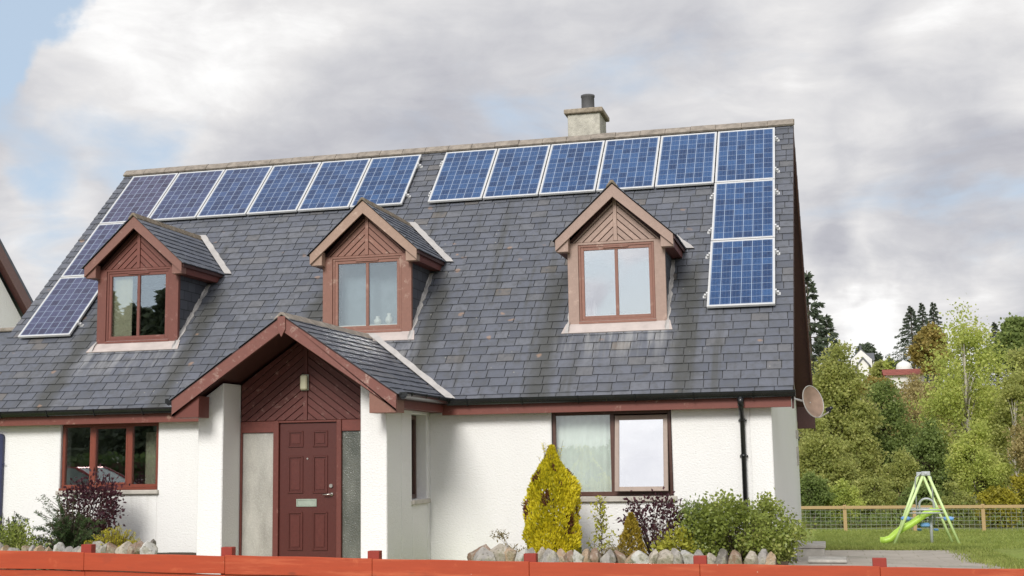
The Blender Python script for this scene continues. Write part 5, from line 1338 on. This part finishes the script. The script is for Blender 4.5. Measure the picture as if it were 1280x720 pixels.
# ------------------------------------------------------------------ neighbouring house at the left
NE = at(51, 394, 9.0); dv = Vector((.29, .957, 0)); PIT_N = 1.40
nb = empty('neighbour_house', (NE.x, NE.y, -.4), 'white neighbouring house with brown bargeboard at the left edge', 'house'); nb0 = Vector(nb.location)
def npart(mb, name, mat, bevel=0):
    o = mb.build(name, mat, nb, bevel); o.location = -nb0; return o
nn = Vector((.957, -.29, 0)); HWN = 4.2
apx = NE-dv*HWN+Vector((0, 0, HWN*PIT_N)); lef = NE-dv*2*HWN
back = -nn*9
ins = dv*.35
gpts = [Vector((lef.x, lef.y, -.6))+ins, Vector((NE.x, NE.y, -.6))-ins, NE-ins+Vector((0, 0, -.10)), apx+Vector((0, 0, -.42)), lef+ins+Vector((0, 0, -.10))]
gpts = [p_-nn*.25 for p_ in gpts]; m_ = MB(); n = 5
m_.add(gpts+[p_+back for p_ in gpts], [tuple(range(n)), tuple(range(2*n-1, n-1, -1))]+[((i+1) % n, i, n+i, n+(i+1) % n) for i in range(n)]); npart(m_, 'wall', M['wall'])
for e in (NE, lef):
    m_ = MB(); t_ = Vector((0, 0, -.10)); m_.add([apx, e, e+t_, apx+t_, apx+back, e+back, e+back+t_, apx+back+t_], [(0,1,2,3),(7,6,5,4),(0,4,5,1),(1,5,6,2),(2,6,7,3),(3,7,4,0)]); npart(m_, 'roof', M['slate_small'])
    m_ = MB(); u_ = Vector((0, 0, -.101)); w_ = Vector((0, 0, -.42)); q0 = nn*-.005; q1 = nn*-.035; m_.add([apx+u_+q0, e+u_+q0, e+w_+q0, apx+w_+q0, apx+u_+q1, e+u_+q1, e+w_+q1, apx+w_+q1], [(0,1,2,3),(7,6,5,4),(0,4,5,1),(1,5,6,2),(2,6,7,3),(3,7,4,0)]); npart(m_, 'bargeboard', M['neigh_barge'])
    m_ = MB(); s0 = nn*-.036; s1 = nn*-.25; m_.add([apx+w_*.9+s0, e+w_*.9+s0, e+w_*.9+s1, apx+w_*.9+s1, apx+w_+s0, e+w_+s0, e+w_+s1, apx+w_+s1], [(0,1,2,3),(7,6,5,4),(0,4,5,1),(1,5,6,2),(2,6,7,3),(3,7,4,0)]); npart(m_, 'verge_soffit', M['soffit'])
ll = at(-40, 414, 7.0); lr = at(22, 414, 7.0)
m_ = MB(); m_.prism_x([(5.2, ll.z-1.7), (7.0, ll.z-.03), (7.2, ll.z-.03), (7.2, ll.z-1.9), (5.2, ll.z-1.9)], ll.x-2, lr.x); npart(m_, 'lean_to_roof', M['slate_small'])
m_ = MB(); m_.box(ll.x-2, lr.x, 6.9, 7.22, ll.z-.06, ll.z+.03); npart(m_, 'lean_to_ridge', M['ridge'], .02)
m_ = MB(); m_.box(ll.x-2, lr.x-.2, 5.5, 7.1, -.6, ll.z-1.6); npart(m_, 'lean_to_wall', M['wall'])

# ------------------------------------------------------------------ across the road (seen mirrored in the window panes)
hg = MB()
added_hedge = empty('added_hedge', (-16, -26, gz(-16, -26)), 'long clipped dark green row added across the road to darken pane reflections', 'added_hedge')  # unseen row added across the road to darken the pane reflections
n = 14000; hx = RNG.uniform(-30, 26, n); u_ = RNG.uniform(0, 1, n); top_ = RNG.uniform(0, 1, n) < .3
hy = np.where(top_, RNG.uniform(-.6, .6, n), np.where(u_ < .5, -.6, .6)+RNG.normal(size=n)*.06); hz = np.where(top_, 1.75+RNG.normal(size=n)*.08, RNG.uniform(0, 1.8, n))
leaf_mesh('foliage', np.stack([hx+10, hy, hz], 1), .26, L_['fir'], added_hedge, .6)
hg.box(-26, 30, -.5, .5, 0, 1.65); hg.build('inner_branches', M['twig'], added_hedge)
def tree_at(x_, y_, h, w_, n, lb):
    o = empty('spruce', (x_, y_, gz(x_, y_)), lb, 'conifer', 'conifers across the road behind the viewer')
    pts, dirs = [], []; nb_ = 120; per = n//nb_
    for k in range(nb_):
        t_ = .05+.93*(k+RNG.uniform(0, 1))/nb_; a = k*2.399; L0 = w_*(1-t_)**.8*RNG.uniform(.6, 1.15)+.2; tt = RNG.uniform(.05, 1, per); s_ = RNG.normal(size=per)*L0*.2
        pts.append(np.stack([L0*tt*math.cos(a)-s_*math.sin(a), L0*tt*math.sin(a)+s_*math.cos(a), h*t_-L0*.25*tt*tt+RNG.normal(size=per)*.1], 1)); dirs.append(np.tile([math.cos(a), math.sin(a), -.4], (per, 1)))
    leaf_mesh('crown', np.concatenate(pts), .5, L_['spruce'], o, .45, np.concatenate(dirs), .5)
    m_ = MB(); m_.tube([(0, 0, -.2), (0, 0, h)], [.22, .03], 8); m_.build('trunk', M['bark'], o, 0, True)
for i, (px, py, Y, w_) in enumerate(((192, 352, 34, 3.6), (148, 375, 38, 3.4), (214, 366, 44, 3.5), (100, 350, 42, 4.0), (40, 360, 40, 4.0))):
    v = at(px, py, Y)
    tree_at(v.x, -Y, v.z-gz(0, -Y), w_, 7000, '%s dark spruce across the road from the left dormer' % ('tallest', 'leaning', 'slim', 'broad', 'outermost')[i])
# parked car across from the left window
cw = at(158, 610, 10); cxx = cw.x
car = empty('parked_car', (cxx-1.05, -10, gz(0, -10)+.12), 'dark red hatchback parked on the road left of the viewer', 'car')
m_ = MB()
prof = [(-2.0, .32), (-2.02, .75), (-1.9, .95), (.75, .93), (1.75, .78), (2.0, .62), (2.02, .32)]
m_.prism_y(prof, -.82, .82); m_.build('body', M['carpaint'], car, .06)
m_ = MB(); lo = [(-1.85, .94), (1.05, .93)]; hi = [(-1.35, 1.42), (-.05, 1.44)]
vs = [(-1.85, -.76, .94), (1.05, -.76, .93), (1.05, .76, .93), (-1.85, .76, .94), (-1.45, -.6, 1.42), (-.05, -.6, 1.44), (-.05, .6, 1.44), (-1.45, .6, 1.42)]
m_.add(vs, [(0,1,5,4),(1,2,6,5),(2,3,7,6),(3,0,4,7)]); m_.build('glasshouse', M['carglass'], car)
m_ = MB(); m_.box(-1.47, -.03, -.61, .61, 1.42, 1.46)
for a, b_ in ((vs[0], vs[4]), (vs[1], vs[5]), (vs[2], vs[6]), (vs[3], vs[7]), ((-.45, -.77, .94), (-.6, -.61, 1.43)), ((-.45, .77, .94), (-.6, .61, 1.43))): m_.bar(a, b_, .06, .06, (0, 1, 0))
m_.build('roof', M['carpaint'], car, .02)
for x_ in (-1.3, 1.3):
    for y_ in (-.76, .76):
        m_ = MB(); m_.use(M['tyre']).tube([(x_, y_-.1, .32), (x_, y_+.1, .32)], .32, 20); wh = m_.build('wheel', None, car, .02)
        m_ = MB(); m_.tube([(x_, y_-.105, .32), (x_, y_+.105, .32)], .20, 16); m_.build('rim', M['alu'], wh)

# ------------------------------------------------------------------ sky and sun
SUN_EL, SUN_AZ = R(33), math.atan2(-.07, -.995)     # azimuth as atan2(x, y): front left, behind the viewer
sd = Vector((math.sin(SUN_AZ)*math.cos(SUN_EL), math.cos(SUN_AZ)*math.cos(SUN_EL), math.sin(SUN_EL)))
sun = bpy.data.lights.new('sun', 'SUN'); sun.energy = 2.3; sun.angle = R(20.0); sun.color = (1, .965, .91)
suno = bpy.data.objects.new('sun', sun); COL.objects.link(suno); suno.rotation_euler = (-sd).to_track_quat('-Z', 'Y').to_euler()
wd = bpy.data.worlds.new('World'); scene.world = wd; wd.use_nodes = True
g = G(wd.node_tree); bg = g.N['Background']; bg.inputs[1].default_value = .10
sky = g.n('ShaderNodeTexSky', {'sky_type': 'NISHITA', 'sun_disc': False, 'sun_elevation': SUN_EL, 'sun_rotation': SUN_AZ, 'dust_density': 1.5, 'air_density': 1.0})
D = g.n('ShaderNodeTexCoord').outputs['Generated']
dz = g.math('MAXIMUM', g.sep(D)[2], 0.0)
pj = g.vm('DIVIDE', D, g.n('ShaderNodeCombineXYZ', X=g.math('ADD', dz, .22), Y=g.math('ADD', dz, .22), Z=g.math('ADD', dz, .22)).outputs[0])
warp = g.n('ShaderNodeTexNoise', Vector=pj, Scale=2.0, Detail=3.0).outputs[1]
pw_ = g.vm('ADD', pj, g.vm('MULTIPLY', g.vm('SUBTRACT', warp, (.5, .5, .5)), (.35, .35, .35)))
n1 = g.noise(pw_, 1.7, 9, .56); n2 = g.math('ADD', g.math('MULTIPLY', g.noise(g.vm('ADD', pw_, (4.3, 1.7, 2.2)), 2.3, 10, .56), .7), g.math('MULTIPLY', g.noise(g.vm('ADD', pw_, (1.3, 7.7, .2)), 6.5, 8, .6), .3))
DW = g.vm('NORMALIZE', g.vm('ADD', D, g.vm('MULTIPLY', g.vm('SUBTRACT', g.n('ShaderNodeTexNoise', Vector=D, Scale=9.0, Detail=6.0).outputs[1], (.5, .5, .5)), (.16, .16, .16))))
def blob(px, py, rad, k):
    v = pdir(px, py).normalized(); dt = g.vm('DOT_PRODUCT', DW, tuple(v))
    f = g.sstep(dt, math.cos(R(rad)), 1.0); return g.math('MULTIPLY', f, k)
def total(items):
    s_ = None
    for it_ in items: b_ = blob(*it_); s_ = b_ if s_ is None else g.math('ADD', s_, b_)
    return s_
cover = total([(-10, 50, 4.0, -.42), (-90, 60, 6, -.35), (40, 185, 3.4, -.15), (195, 182, 3.2, -.17), (655, 152, 3, -.09), (1262, 315, 3.4, -.12), (70, 250, 3, -.08), (560, 190, 4, -.05)])
def mblob(px, py, rad, k):           # the same measure for sky seen mirrored in the dormer panes
    v = pdir(px, py).normalized(); v.y = -v.y
    return g.math('MULTIPLY', g.sstep(g.vm('DOT_PRODUCT', D, tuple(v)), math.cos(R(rad)), 1.0), k)
for q_ in ((745, 320, 1.6, -.30), (805, 365, 2.2, -.30), (770, 395, 1.2, -.2), (195, 360, 4, -.4), (480, 360, 4, -.3)): cover = g.math('ADD', cover, mblob(*q_))
cmask = g.sstep(g.math('ADD', n1, g.math('ADD', cover, .15)), .35, .60)
lum = total([(1060, 385, 3.4, .50), (1180, 350, 5, .34), (1130, 220, 3.4, .34), (60, 290, 4, .28), (1010, 10, 8, .26), (1250, 40, 5, .34), (180, 80, 6, .30), (420, 10, 8, .24), (700, 40, 7, .14), (300, 60, 5, .1),
             (1150, 130, 5.5, -.24), (860, 110, 6, -.16), (460, 150, 5, -.20), (620, 110, 5, -.10), (1060, 335, 2.0, -.30), (1190, 285, 2.8, -.30), (300, 150, 4, -.1), (1090, 300, 3, -.15)])
shade = g.math('ADD', g.math('ADD', .50, g.math('MULTIPLY', g.math('SUBTRACT', n2, .5), 1.75)), lum, True)
cl_ = g.ramp(shade, [(0, (3.3, 3.33, 3.7)), (.3, (4.15, 4.18, 4.55)), (.55, (5.2, 5.2, 5.42)), (.8, (6.5, 6.42, 6.45)), (1, (8.1, 8.05, 8.0))])
# brighter thin cloud round the sun, behind the viewer
sdot = g.vm('DOT_PRODUCT', D, tuple(sd)); glow = g.math('ADD', 1.0, g.math('MULTIPLY', g.sstep(sdot, .3, 1.0), .6))
cl_ = g.mix(1.0, cl_, g.n('ShaderNodeCombineXYZ', X=glow, Y=glow, Z=glow).outputs[0], 'MULTIPLY')
skyc = g.mix(1.0, g.mix(.8, sky.outputs[0], (4.4, 5.4, 6.6)), (1, 1, 1), 'MULTIPLY')
g.set(bg, 'Color', g.mix(cmask, skyc, cl_))
wd.cycles.sampling_method = 'MANUAL'; wd.cycles.sample_map_resolution = 512

scene.view_settings.view_transform = 'Standard'; scene.view_settings.look = 'None'
scene.view_settings.exposure = 0.34; scene.view_settings.gamma = 1.0; scene.view_settings.use_curve_mapping = False
scene.cycles.max_bounces = 8; scene.cycles.transparent_max_bounces = 12
